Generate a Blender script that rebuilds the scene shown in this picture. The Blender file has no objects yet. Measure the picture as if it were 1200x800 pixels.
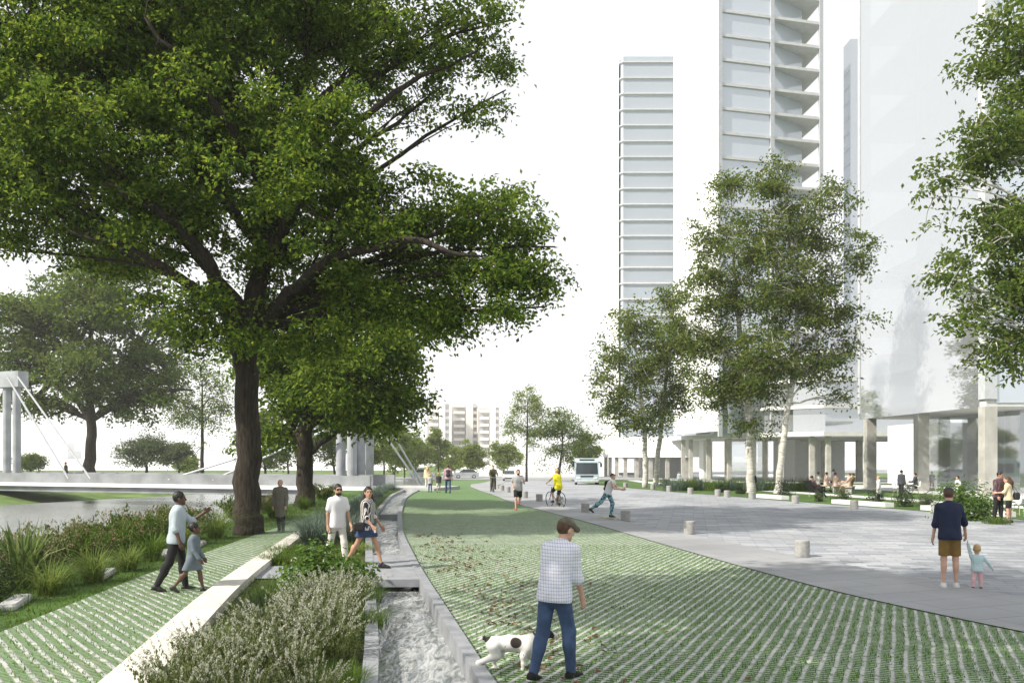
import bpy, math, random
import numpy as np
from mathutils import Vector, Matrix
R = math.radians
rng = np.random.default_rng(7)
random.seed(7)
sc = bpy.context.scene
C = sc.collection

# ------------------------------------------------------------------ camera
F, HZ, CH = 1000.0, 533.0, 2.35          # focal length in px of a 1200 px wide frame, horizon row, eye height
cam = bpy.data.cameras.new('camera'); cam.sensor_width = 36; cam.lens = 30
cam.shift_y = (HZ - 400) / 1200; cam.clip_start = 0.1; cam.clip_end = 6000
co = bpy.data.objects.new('camera', cam); C.objects.link(co)
co.location = (0, 0, CH); co.rotation_euler = (R(90), 0, 0)
sc.camera = co

# ------------------------------------------------------------------ light
SUN_EL = R(42)
SX, SY = -0.88, -0.44
_n = math.hypot(SX, SY)
S = Vector((SX / _n * math.cos(SUN_EL), SY / _n * math.cos(SUN_EL), math.sin(SUN_EL)))
sun = bpy.data.lights.new('sun', 'SUN'); sun.energy = 5.0; sun.angle = R(0.55); sun.color = (1, .94, .83)
so = bpy.data.objects.new('sun', sun); C.objects.link(so)
so.rotation_euler = S.to_track_quat('Z', 'Y').to_euler(); so.location = (-60, -20, 60)
w = bpy.data.worlds.new('World'); sc.world = w; w.use_nodes = True
wn, wl = w.node_tree.nodes, w.node_tree.links
wn.clear()
wo = wn.new('ShaderNodeOutputWorld'); bg = wn.new('ShaderNodeBackground')
sky = wn.new('ShaderNodeTexSky'); sky.sky_type = 'NISHITA'; sky.sun_disc = False
sky.sun_elevation = SUN_EL; sky.sun_rotation = math.atan2(SX, SY)
sky.air_density = 1.0; sky.dust_density = 4.0; sky.ozone_density = 1.0
# a thin veil of white high cloud over the blue
wm = wn.new('ShaderNodeMix'); wm.data_type = 'RGBA'; wm.inputs['Factor'].default_value = 0.93
wm.inputs[7].default_value = (9.2, 9.4, 9.6, 1)
wl.new(sky.outputs[0], wm.inputs[6]); wl.new(wm.outputs[2], bg.inputs[0])
bg.inputs[1].default_value = 0.083
wl.new(bg.outputs[0], wo.inputs[0])
sc.view_settings.view_transform = 'Standard'; sc.view_settings.look = 'None'
sc.view_settings.exposure = 0.45; sc.view_settings.gamma = 1; sc.view_settings.use_curve_mapping = False
sc.render.engine = 'CYCLES'
cy = sc.cycles
cy.use_denoising = True; cy.use_adaptive_sampling = True; cy.adaptive_threshold = 0.02
try: cy.denoiser = 'OPENIMAGEDENOISE'
except Exception: pass
cy.max_bounces = 6; cy.diffuse_bounces = 3; cy.glossy_bounces = 3; cy.transmission_bounces = 4
cy.transparent_max_bounces = 12; cy.volume_bounces = 1; cy.sample_clamp_indirect = 6
cy.caustics_reflective = False; cy.caustics_refractive = False

# ------------------------------------------------------------------ terrain helpers
def _g(Y):
    t = np.clip((np.asarray(Y, float) - 50) / 80.0, 0, 1)
    return -1.5 * (0.5 * t + 0.5 * t * t * (3 - 2 * t))
_GY = np.arange(-12, 181, 2.0); _GZ = _g(_GY)
def gz(Y): return float(np.interp(Y, _GY, _GZ))
def P(px, py):                                   # a pixel of the photograph as a point on the ground
    lo, hi = 3.0, 900.0
    for _ in range(60):
        m = .5 * (lo + hi)
        if HZ + F * (CH - gz(m)) / m > py: lo = m
        else: hi = m
    return Vector(((px - 600) / F * lo, lo, gz(lo)))
def at(px, py, Y): return Vector(((px - 600) / F * Y, Y, CH + (HZ - py) / F * Y))

# ------------------------------------------------------------------ materials
def nodes(name):
    m = bpy.data.materials.new(name); m.use_nodes = True
    n, l = m.node_tree.nodes, m.node_tree.links
    return m, n, l, n['Principled BSDF']
def mat(name, col, rough=.7, var=.15, scale=6, bump=0, metal=0, spec=.4, detail=6, bscale=None):
    m, n, l, b = nodes(name)
    b.inputs['Roughness'].default_value = rough; b.inputs['Metallic'].default_value = metal
    b.inputs['Specular IOR Level'].default_value = spec
    tc = n.new('ShaderNodeTexCoord')
    if var:
        t = n.new('ShaderNodeTexNoise'); t.inputs['Scale'].default_value = scale; t.inputs['Detail'].default_value = detail
        l.new(tc.outputs['Object'], t.inputs['Vector'])
        r = n.new('ShaderNodeValToRGB')
        r.color_ramp.elements[0].position = .3; r.color_ramp.elements[1].position = .7
        r.color_ramp.elements[0].color = tuple(c * (1 - var) for c in col) + (1,)
        r.color_ramp.elements[1].color = tuple(min(1, c * (1 + var)) for c in col) + (1,)
        l.new(t.outputs[0], r.inputs[0]); l.new(r.outputs[0], b.inputs['Base Color'])
    else: b.inputs['Base Color'].default_value = tuple(col) + (1,)
    if bump:
        t2 = n.new('ShaderNodeTexNoise'); t2.inputs['Scale'].default_value = bscale or scale * 8; t2.inputs['Detail'].default_value = 4
        l.new(tc.outputs['Object'], t2.inputs['Vector'])
        bp = n.new('ShaderNodeBump'); bp.inputs['Strength'].default_value = bump; bp.inputs['Distance'].default_value = .03
        l.new(t2.outputs[0], bp.inputs['Height']); l.new(bp.outputs[0], b.inputs['Normal'])
    return m
def leafmat(name, cols, trans=.35, rough=.5):
    """foliage: the hue varies from leaf to leaf and light comes through"""
    m, n, l, b = nodes(name)
    g = n.new('ShaderNodeNewGeometry'); r = n.new('ShaderNodeValToRGB')
    r.color_ramp.elements[0].color = tuple(cols[0]) + (1,); r.color_ramp.elements[-1].color = tuple(cols[-1]) + (1,)
    for i, c in enumerate(cols[1:-1]):
        e = r.color_ramp.elements.new((i + 1) / (len(cols) - 1)); e.color = tuple(c) + (1,)
    l.new(g.outputs['Random Per Island'], r.inputs[0])
    b.inputs['Roughness'].default_value = rough + .1; b.inputs['Specular IOR Level'].default_value = .16
    l.new(r.outputs[0], b.inputs['Base Color'])
    tr = n.new('ShaderNodeBsdfTranslucent'); mx = n.new('ShaderNodeMixShader'); mx.inputs[0].default_value = trans
    hs = n.new('ShaderNodeHueSaturation'); hs.inputs['Value'].default_value = 1.6; hs.inputs['Hue'].default_value = .485
    l.new(r.outputs[0], hs.inputs['Color']); l.new(hs.outputs[0], tr.inputs[0])
    l.new(b.outputs[0], mx.inputs[1]); l.new(tr.outputs[0], mx.inputs[2])
    l.new(mx.outputs[0], n['Material Output'].inputs[0])
    return m
def pavermat(name, ang, su, sv, wu, wv, fade0=None, fade1=None):
    """concrete grid pavers with grass in the cells, laid at an angle; towards the far end plain turf takes over"""
    m, n, l, b = nodes(name)
    tc = n.new('ShaderNodeTexCoord')
    wob = n.new('ShaderNodeTexNoise'); wob.inputs['Scale'].default_value = .8; wob.inputs['Detail'].default_value = 2
    l.new(tc.outputs['Object'], wob.inputs['Vector'])
    wv2 = n.new('ShaderNodeVectorMath'); wv2.operation = 'MULTIPLY_ADD'
    wv2.inputs[1].default_value = (.07, .07, 0)
    l.new(wob.outputs['Color'], wv2.inputs[0]); l.new(tc.outputs['Object'], wv2.inputs[2])
    rot = n.new('ShaderNodeVectorRotate'); rot.rotation_type = 'Z_AXIS'; rot.inputs['Angle'].default_value = ang
    l.new(wv2.outputs[0], rot.inputs['Vector'])
    sep = n.new('ShaderNodeSeparateXYZ'); l.new(rot.outputs[0], sep.inputs[0])
    def M(op, a, b_=None, c=None):
        q = n.new('ShaderNodeMath'); q.operation = op
        for i, v in enumerate((a, b_, c)):
            if v is None: continue
            if isinstance(v, (int, float)): q.inputs[i].default_value = v
            else: l.new(v, q.inputs[i])
        return q.outputs[0]
    fn = n.new('ShaderNodeTexNoise'); fn.inputs['Scale'].default_value = 45; fn.inputs['Detail'].default_value = 3
    l.new(tc.outputs['Object'], fn.inputs['Vector'])
    jit = M('MULTIPLY', M('SUBTRACT', fn.outputs[0], .5), .55)
    def stripe(coord, step, width, off=None):
        c = M('DIVIDE', coord, step)
        if off is not None: c = M('ADD', c, off)
        f = M('FRACT', c); d = M('ABSOLUTE', M('SUBTRACT', f, .5))           # 0 in the middle of a bar
        d = M('ADD', d, M('MULTIPLY', jit, .35))
        return M('SUBTRACT', 1.0, M('SMOOTH_MIN', M('MULTIPLY', M('MAXIMUM', M('SUBTRACT', d, width * .5), 0.0), 9.0), 1.0, .1))
    a = stripe(sep.outputs[0], su, wu)
    rowoff = M('MULTIPLY', M('MODULO', M('FLOOR', M('ADD', M('DIVIDE', sep.outputs[0], su), .5)), 2.0), .5)
    c = stripe(sep.outputs[1], sv, wv, rowoff)
    patch = n.new('ShaderNodeTexNoise'); patch.inputs['Scale'].default_value = .55; patch.inputs['Detail'].default_value = 5
    l.new(tc.outputs['Object'], patch.inputs['Vector'])
    c = M('MULTIPLY', c, M('ADD', .35, M('MULTIPLY', patch.outputs[0], .75)))
    brk = n.new('ShaderNodeTexNoise'); brk.inputs['Scale'].default_value = 9; brk.inputs['Detail'].default_value = 4
    l.new(tc.outputs['Object'], brk.inputs['Vector'])
    bm_ = n.new('ShaderNodeMapRange'); bm_.inputs[1].default_value = .36; bm_.inputs[2].default_value = .5; bm_.inputs[3].default_value = .25
    l.new(brk.outputs[0], bm_.inputs[0]); a = M('MULTIPLY', a, bm_.outputs[0])
    mask = M('MAXIMUM', a, c)
    if fade0 is not None:
        mr = n.new('ShaderNodeMapRange'); mr.inputs[1].default_value = fade0; mr.inputs[2].default_value = fade1
        mr.inputs[3].default_value = 1; mr.inputs[4].default_value = 0.22
        s2 = n.new('ShaderNodeSeparateXYZ'); l.new(tc.outputs['Object'], s2.inputs[0])
        l.new(M('ADD', s2.outputs[1], M('MULTIPLY', M('SUBTRACT', patch.outputs[0], .5), 20)), mr.inputs[0]); mask = M('MULTIPLY', mask, mr.outputs[0])
    mask = M('MINIMUM', M('MAXIMUM', mask, 0.0), 1.0)
    gr = n.new('ShaderNodeValToRGB'); e = gr.color_ramp.elements
    e[0].position = .25; e[0].color = (.022, .08, .006, 1); e[1].position = .75; e[1].color = (.08, .19, .016, 1)
    gn = n.new('ShaderNodeTexNoise'); gn.inputs['Scale'].default_value = 16; gn.inputs['Detail'].default_value = 6
    l.new(tc.outputs['Object'], gn.inputs['Vector']); l.new(gn.outputs[0], gr.inputs[0])
    cr = n.new('ShaderNodeValToRGB'); e = cr.color_ramp.elements
    e[0].position = .3; e[0].color = (.34, .34, .33, 1); e[1].position = .7; e[1].color = (.55, .545, .53, 1)
    cn = n.new('ShaderNodeTexNoise'); cn.inputs['Scale'].default_value = 2.2; cn.inputs['Detail'].default_value = 7
    l.new(tc.outputs['Object'], cn.inputs['Vector']); l.new(cn.outputs[0], cr.inputs[0])
    # worn, dry and bare patches here and there
    wn_ = n.new('ShaderNodeTexNoise'); wn_.inputs['Scale'].default_value = .9; wn_.inputs['Detail'].default_value = 9; wn_.inputs['Roughness'].default_value = .65
    l.new(tc.outputs['Object'], wn_.inputs['Vector'])
    wr = n.new('ShaderNodeMapRange'); wr.inputs[1].default_value = .54; wr.inputs[2].default_value = .72; wr.inputs[4].default_value = .4
    l.new(wn_.outputs[0], wr.inputs[0])
    gm = n.new('ShaderNodeMix'); gm.data_type = 'RGBA'; gm.inputs[7].default_value = (.12, .105, .05, 1)
    l.new(wr.outputs[0], gm.inputs['Factor']); l.new(gr.outputs[0], gm.inputs[6])
    mx = n.new('ShaderNodeMix'); mx.data_type = 'RGBA'
    l.new(mask, mx.inputs['Factor']); l.new(gm.outputs[2], mx.inputs[6]); l.new(cr.outputs[0], mx.inputs[7])
    l.new(mx.outputs[2], b.inputs['Base Color']); b.inputs['Roughness'].default_value = .85
    bp = n.new('ShaderNodeBump'); bp.inputs['Strength'].default_value = .8; bp.inputs['Distance'].default_value = .02
    hgt = M('ADD', M('MULTIPLY', mask, .6), M('MULTIPLY', gn.outputs[0], 1.0))
    l.new(hgt, bp.inputs['Height']); l.new(bp.outputs[0], b.inputs['Normal'])
    return m
def brickmat(name, c1, c2, mortar, bw, bh, ang, rough=.75, ms=.006):
    m, n, l, b = nodes(name)
    tc = n.new('ShaderNodeTexCoord')
    rot = n.new('ShaderNodeVectorRotate'); rot.rotation_type = 'Z_AXIS'; rot.inputs['Angle'].default_value = ang
    l.new(tc.outputs['Object'], rot.inputs['Vector'])
    br = n.new('ShaderNodeTexBrick'); br.inputs['Scale'].default_value = 1
    br.inputs['Color1'].default_value = tuple(c1) + (1,); br.inputs['Color2'].default_value = tuple(c2) + (1,)
    br.inputs['Mortar'].default_value = tuple(mortar) + (1,); br.inputs['Mortar Size'].default_value = ms
    br.inputs['Brick Width'].default_value = bw; br.inputs['Row Height'].default_value = bh
    l.new(rot.outputs[0], br.inputs['Vector'])
    t = n.new('ShaderNodeTexNoise'); t.inputs['Scale'].default_value = .35; t.inputs['Detail'].default_value = 8
    l.new(tc.outputs['Object'], t.inputs['Vector'])
    mr = n.new('ShaderNodeMapRange'); mr.inputs[1].default_value = .3; mr.inputs[2].default_value = .7
    mr.inputs[3].default_value = .8; mr.inputs[4].default_value = 1.18
    l.new(t.outputs[0], mr.inputs[0])
    vm = n.new('ShaderNodeVectorMath'); vm.operation = 'SCALE'
    l.new(br.outputs[0], vm.inputs[0]); l.new(mr.outputs[0], vm.inputs['Scale'])
    l.new(vm.outputs[0], b.inputs['Base Color']); b.inputs['Roughness'].default_value = rough
    return m
def watermat(name, col, scale, strength, rough=.06, stretch=(1, 1, 1), foam=0):
    m, n, l, b = nodes(name)
    b.inputs['Roughness'].default_value = rough
    b.inputs['Specular IOR Level'].default_value = .9
    tc = n.new('ShaderNodeTexCoord'); mp = n.new('ShaderNodeMapping'); mp.inputs['Scale'].default_value = stretch
    l.new(tc.outputs['Object'], mp.inputs[0])
    t = n.new('ShaderNodeTexNoise'); t.inputs['Scale'].default_value = scale; t.inputs['Detail'].default_value = 6; t.inputs['Distortion'].default_value = 1.5
    l.new(mp.outputs[0], t.inputs['Vector'])
    bp = n.new('ShaderNodeBump'); bp.inputs['Strength'].default_value = strength; bp.inputs['Distance'].default_value = .1
    l.new(t.outputs[0], bp.inputs['Height']); l.new(bp.outputs[0], b.inputs['Normal'])
    if foam:
        r = n.new('ShaderNodeValToRGB'); e = r.color_ramp.elements
        e[0].position = .36; e[0].color = tuple(col) + (1,); e[1].position = .72; e[1].color = (foam, foam, foam, 1)
        t3 = n.new('ShaderNodeTexNoise'); t3.inputs['Scale'].default_value = scale * 2.1; t3.inputs['Detail'].default_value = 8; t3.inputs['Distortion'].default_value = 2.5
        l.new(mp.outputs[0], t3.inputs['Vector'])
        l.new(t3.outputs[0], r.inputs[0]); l.new(r.outputs[0], b.inputs['Base Color'])
    else: b.inputs['Base Color'].default_value = tuple(col) + (1,)
    return m

MT = dict(
    grass=mat('turf', (.06, .12, .018), .9, .5, 1.2, .9, bscale=60),
    bank=mat('bank_grass', (.10, .16, .04), .9, .45, .5, .9, bscale=20),
    soil=mat('planting_soil', (.075, .085, .035), .95, .5, 5, .8),
    concrete=mat('concrete', (.42, .42, .42), .8, .14, 3, .15),
    kerb=mat('pale_kerb', (.6, .57, .52), .8, .12, 3, .12),
    curb=mat('grey_stone', (.25, .26, .28), .75, .18, 4, .15),
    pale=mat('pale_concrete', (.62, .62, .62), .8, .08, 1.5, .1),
    column=mat('column_concrete', (.43, .42, .39), .8, .2, 1.2, .1),
    white=mat('white_paint', (.8, .8, .8), .5, .04, 2),
    wall=mat('white_render', (.7, .7, .7), .8, .05, .5),
    steel=mat('steel_grey', (.5, .52, .55), .45, .1, 3),
    bark=mat('dark_bark', (.034, .026, .019), .95, .7, 16, 1.0, bscale=34),
    birch=mat('pale_bark', (.52, .5, .46), .85, .45, 5, .4, bscale=14),
    black=mat('black_rubber', (.02, .02, .022), .6, .2, 5),
    darkglass=mat('dark_glass', (.03, .04, .05), .08, 0, spec=.8),
    chrome=mat('brushed_metal', (.55, .56, .58), .3, .1, 8, metal=.8),
)
for k in ('bark', 'birch'):          # bark: furrows stretched along the trunk
    nt = MT[k].node_tree
    mp = nt.nodes.new('ShaderNodeMapping'); mp.inputs['Scale'].default_value = (1, 1, .16) if k == 'bark' else (.5, .5, 2.2)
    tc = [x for x in nt.nodes if x.type == 'TEX_COORD'][0]
    nt.links.new(tc.outputs['Object'], mp.inputs[0])
    for x in nt.nodes:
        if x.type == 'TEX_NOISE': nt.links.new(mp.outputs[0], x.inputs['Vector'])
def glassmat(name, tint, gloss, trans, rough=.03, diff=(.6, .63, .66)):
    m, n, l, b = nodes(name)
    n.remove(b)
    t = n.new('ShaderNodeBsdfTransparent'); t.inputs[0].default_value = tuple(tint) + (1,)
    g = n.new('ShaderNodeBsdfGlossy'); g.inputs['Roughness'].default_value = rough; g.inputs[0].default_value = (.92, .94, .97, 1)
    d = n.new('ShaderNodeBsdfDiffuse'); d.inputs[0].default_value = tuple(diff) + (1,)
    m1 = n.new('ShaderNodeMixShader'); m1.inputs[0].default_value = gloss
    l.new(d.outputs[0], m1.inputs[1]); l.new(g.outputs[0], m1.inputs[2])
    m2 = n.new('ShaderNodeMixShader'); m2.inputs[0].default_value = trans
    l.new(m1.outputs[0], m2.inputs[1]); l.new(t.outputs[0], m2.inputs[2])
    l.new(m2.outputs[0], n['Material Output'].inputs[0])
    return m
MT['glass_mirror'] = glassmat('reflective_glass', (.9, .93, .95), .62, .25, diff=(.55, .57, .6))
MT['glass_clear'] = glassmat('clear_glass', (.93, .95, .96), .75, .68, diff=(.7, .72, .74))
MT['glass_blue'] = glassmat('blue_grey_glass', (.8, .86, .92), .3, .12, .12, diff=(.58, .64, .72))

# ------------------------------------------------------------------ mesh helpers
def raw(name, V, Fs, m, parent=None, smooth=False, midx=None):
    """link one mesh object; Fs an (n,k) array or a list of such arrays"""
    me = bpy.data.meshes.new(name)
    V = np.asarray(V, np.float32).reshape(-1, 3)
    Fs = [np.asarray(f, np.int32) for f in (Fs if isinstance(Fs, list) else [Fs]) if len(f)]
    me.vertices.add(len(V)); me.vertices.foreach_set('co', V.ravel())
    if Fs:
        nl = sum(f.size for f in Fs); nf = sum(len(f) for f in Fs)
        me.loops.add(nl); me.loops.foreach_set('vertex_index', np.concatenate([f.ravel() for f in Fs]))
        me.polygons.add(nf)
        tot = np.concatenate([np.full(len(f), f.shape[1], np.int32) for f in Fs])
        st = np.concatenate([[0], np.cumsum(tot)[:-1]]).astype(np.int32)
        me.polygons.foreach_set('loop_start', st)
        if midx is not None: me.polygons.foreach_set('material_index', np.asarray(midx, np.int32))
        me.polygons.foreach_set('use_smooth', np.full(nf, bool(smooth)))
    me.update(calc_edges=True); me.validate()
    for q in (m if isinstance(m, (list, tuple)) else [m]): me.materials.append(MT[q] if isinstance(q, str) else q)
    o = bpy.data.objects.new(name, me); C.objects.link(o)
    if parent is not None: o.parent = parent
    return o
class MB:
    """collects boxes, tubes, prisms into ONE mesh"""
    def __init__(s): s.v = []; s.f = {}; s.n = 0
    def add(s, V, Fl):
        V = np.asarray(V, float).reshape(-1, 3); s.v.append(V)
        for f in Fl: s.f.setdefault(len(f), []).append([i + s.n for i in f])
        s.n += len(V); return s
    def box(s, c, d, rz=0, bev=0, rx=0):
        x, y, z = d[0] / 2, d[1] / 2, d[2] / 2
        if bev:
            b = min(bev, x * .9, y * .9)
            o = [(-x + b, -y), (x - b, -y), (x, -y + b), (x, y - b), (x - b, y), (-x + b, y), (-x, y - b), (-x, -y + b)]
            bz = min(bev, z * .6)
            ins = [(px * (1 - b / x * .6), py * (1 - b / y * .6)) for px, py in o]
            rings = [[(p[0], p[1], -z) for p in ins], [(p[0], p[1], -z + bz) for p in o], [(p[0], p[1], z - bz) for p in o], [(p[0], p[1], z) for p in ins]]
            V = [p for r in rings for p in r]; Fl = []
            for k in range(3):
                for i in range(8): j = (i + 1) % 8; Fl.append((k * 8 + i, k * 8 + j, k * 8 + 8 + j, k * 8 + 8 + i))
            Fl.append(tuple(range(7, -1, -1))); Fl.append(tuple(range(24, 32)))
        else:
            V = [(i, j, k) for k in (-z, z) for j in (-y, y) for i in (-x, x)]
            Fl = [(0, 2, 3, 1), (4, 5, 7, 6), (0, 1, 5, 4), (2, 6, 7, 3), (0, 4, 6, 2), (1, 3, 7, 5)]
        V = np.array(V, float)
        if rx: V = V @ np.array(Matrix.Rotation(rx, 3, 'X')).T
        if rz: V = V @ np.array(Matrix.Rotation(rz, 3, 'Z')).T
        return s.add(V + np.array(c, float), Fl)
    def span(s, a, b): return s.box([(a[i] + b[i]) / 2 for i in range(3)], [abs(b[i] - a[i]) for i in range(3)])
    def tube(s, pts, rad, n=8, cap=True, prof=None):
        pts = np.array(pts, float); k = len(pts)
        rad = np.full(k, rad, float) if np.isscalar(rad) else np.array(rad, float)
        T = np.gradient(pts, axis=0); T /= np.linalg.norm(T, axis=1)[:, None] + 1e-9
        u = np.cross(T[0], (0, 0, 1.0))
        if np.linalg.norm(u) < .1: u = np.cross(T[0], (1.0, 0, 0))
        u /= np.linalg.norm(u); V = []
        a = np.arange(n) * 2 * math.pi / n
        for i in range(k):
            u = u - T[i] * (u @ T[i]); u /= np.linalg.norm(u) + 1e-9
            v = np.cross(T[i], u)
            V.append(pts[i] + rad[i] * (np.cos(a)[:, None] * u + np.sin(a)[:, None] * v))
        Fl = [(i * n + j, i * n + (j + 1) % n, (i + 1) * n + (j + 1) % n, (i + 1) * n + j) for i in range(k - 1) for j in range(n)]
        if cap: Fl += [tuple(range(n - 1, -1, -1)), tuple(range((k - 1) * n, k * n))]
        return s.add(np.concatenate(V), Fl)
    def lathe(s, c, prof, n=20, axis='z'):
        a = np.arange(n) * 2 * math.pi / n; V = []
        for r, z in prof: V += [(r * math.cos(t), r * math.sin(t), z) for t in a]
        V = np.array(V, float)
        if axis == 'x': V = V[:, [2, 0, 1]]
        if axis == 'y': V = V[:, [1, 2, 0]]
        k = len(prof)
        Fl = [(i * n + j, i * n + (j + 1) % n, (i + 1) * n + (j + 1) % n, (i + 1) * n + j) for i in range(k - 1) for j in range(n)]
        Fl += [tuple(range(n - 1, -1, -1)), tuple(range((k - 1) * n, k * n))]
        return s.add(V + np.array(c, float), Fl)
    def prism(s, poly, z0, z1, zs=None):
        n = len(poly)
        V = [(p[0], p[1], z0) for p in poly] + [(p[0], p[1], z1) for p in poly]
        Fl = [tuple(range(n - 1, -1, -1)), tuple(range(n, 2 * n))] + [(i, (i + 1) % n, n + (i + 1) % n, n + i) for i in range(n)]
        return s.add(V, Fl)
    def extrude_x(s, prof, x0, x1):               # profile in (y,z)
        n = len(prof)
        V = [(x0, p[0], p[1]) for p in prof] + [(x1, p[0], p[1]) for p in prof]
        Fl = [tuple(range(n)), tuple(range(2 * n - 1, n - 1, -1))] + [(i, n + i, n + (i + 1) % n, (i + 1) % n) for i in range(n)]
        return s.add(V, Fl)
    def build(s, name, m, parent=None, smooth=False):
        return raw(name, np.concatenate(s.v), [np.array(f) for f in s.f.values()], m, parent, smooth)
def tag(o, label, cat, group=None, kind=None):
    o['label'] = label; o['category'] = cat
    if group: o['group'] = group
    if kind: o['kind'] = kind
    return o
def thing(name, label, cat, loc=(0, 0, 0), rz=0, group=None):
    o = bpy.data.objects.new(name, None); C.objects.link(o); o.empty_display_size = .2
    o.location = loc; o.rotation_euler = (0, 0, rz)
    return tag(o, label, cat, group)
def struct(o): o['kind'] = 'structure'; return o
def copy_thing(o, loc, rz, label):
    c = o.copy(); C.objects.link(c); c.location = loc; c.rotation_euler = (0, 0, rz); c['label'] = label
    for ch in o.children:
        d = ch.copy(); C.objects.link(d); d.parent = c
        for g in ch.children:
            e = g.copy(); C.objects.link(e); e.parent = d
    return c
def blades(base, L, W, dirs, droop, seg=4, seed=0):
    """curved tapering grass blades: arrays base (n,3), L, W, dirs (azimuth), droop"""
    n = len(base); base = np.asarray(base, float)
    t = np.linspace(0, 1, seg + 1)
    out = np.stack([np.cos(dirs), np.sin(dirs), np.zeros(n)], 1); side = np.stack([-np.sin(dirs), np.cos(dirs), np.zeros(n)], 1)
    lean, V = droop, []
    for i, q in enumerate(t):
        h = (L * (q - .55 * lean * q * q * q))[:, None]; r = (L * lean * (.25 * q + .75 * q * q))[:, None]
        c = base + out * r; c[:, 2] += h[:, 0]
        wd = (W * (1 - q ** 2.2) * (.6 + .8 * q * (1 - q)) * .5)[:, None]
        V += [c - side * wd, c + side * wd] if i < seg else [c]
    V = np.stack(V, 1); k = V.shape[1]; o = np.arange(n)[:, None] * k
    q4 = np.concatenate([o + np.array([2 * i, 2 * i + 1, 2 * i + 3, 2 * i + 2]) for i in range(seg - 1)])
    t3 = o + np.array([2 * seg - 2, 2 * seg - 1, 2 * seg])
    return V.reshape(-1, 3), [q4, t3]
def leaves(c, nrm, tdir, L, W, fold=.25):
    """leaf quads: centre, normal, axis"""
    nrm = nrm / (np.linalg.norm(nrm, axis=1)[:, None] + 1e-9)
    t = tdir - nrm * np.sum(tdir * nrm, 1)[:, None]; t /= np.linalg.norm(t, axis=1)[:, None] + 1e-9
    b = np.cross(nrm, t); L = np.broadcast_to(L, len(c))[:, None]; W = np.broadcast_to(W, len(c))[:, None]
    up = nrm * W * fold
    V = np.stack([c - t * L * .5, c + b * W * .5 + up - t * L * .05, c + t * L * .5 - nrm * L * .12, c - b * W * .5 + up - t * L * .05], 1).reshape(-1, 3)
    return V, np.arange(len(c) * 4).reshape(-1, 4)
def merge(parts):
    V, Fd, n = [], {}, 0
    for v, fs in parts:
        for f in (fs if isinstance(fs, list) else [fs]):
            if len(f): Fd.setdefault(np.asarray(f).shape[1], []).append(np.asarray(f) + n)
        V.append(v); n += len(v)
    return np.concatenate(V), [np.concatenate(f) for f in Fd.values()]
# ------------------------------------------------------------------ the ground and what is laid on it
def inter(poly, Y):                                # X of a polyline (sorted by Y) at Y
    p = np.array(poly, float); return np.interp(Y, p[:, 1], p[:, 0])
def XY(*px): return [tuple(P(x, y)[:2]) for x, y in px]
def smooth_line(pts, step=.5):
    p = np.array(pts, float)
    Ys = np.arange(p[0, 1], p[-1, 1] + .01, step)
    X = np.interp(Ys, p[:, 1], p[:, 0])
    k = np.ones(9) / 9; Xp = np.concatenate([X[0] + (np.arange(-4, 0)) * (X[1] - X[0]), X, X[-1] + np.arange(1, 5) * (X[-1] - X[-2])])
    return list(zip(np.convolve(Xp, k, 'valid'), Ys))
PATH_L = [(-6.2, 3), (-6.7, 11.1), (-7.2, 17.4), (-7.5, 25), (-7.6, 33), (-8.3, 42), (-9.2, 52), (-10, 62)]
PATH_R = [(-3.3, 3), (-4.1, 8.8), (-4.55, 11), (-5.2, 15), (-6.35, 25), (-6.9, 33), (-7.6, 42), (-8.5, 52), (-9.3, 62)]
KERB_R = [(-2.8, 3), (-3.62, 8.8), (-4.02, 11), (-4.75, 15), (-6.0, 25), (-6.6, 33), (-7.3, 42), (-8.2, 52), (-9.0, 62)]
CH_L = [(-.85, 3), (-1.52, 8.8), (-2.75, 16), (-4.3, 25), (-5.6, 35), (-6.9, 48), (-7.6, 60), (-7.4, 72)]
CH_R = [(.95, 3), (-.22, 8.8), (-1.88, 17.4), (-3.2, 25), (-4.4, 34), (-5.6, 45), (-6.4, 60), (-6.2, 72)]
LAWN_R = [(11.5, 3), (8.0, 8), (6.7, 11.2), (5.75, 13.3), (5.0, 16.5), (3.95, 22), (2.7, 29), (0.1, 41), (-2.0, 56), (-3.4, 70), (-4.2, 87), (-3.5, 110), (-3.0, 132)]
WALK_R = [(13.5, 3), (10.2, 9), (8.3, 13.7), (7.7, 16), (6.5, 19.6), (4.0, 29.4), (3.0, 34.2), (1.0, 50), (-.2, 64), (-1.2, 80), (-1.0, 100), (-.8, 132)]
PLAZA_R = [(26, 3), (22.5, 20), (18.5, 30), (17.0, 36), (15.0, 40.5), (13.0, 46), (10.8, 53), (9.3, 64), (8.5, 78), (8.6, 100), (9, 132)]
PATH_L, PATH_R, KERB_R, CH_L, CH_R, LAWN_R, WALK_R, PLAZA_R = map(smooth_line, (PATH_L, PATH_R, KERB_R, CH_L, CH_R, LAWN_R, WALK_R, PLAZA_R))
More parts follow.
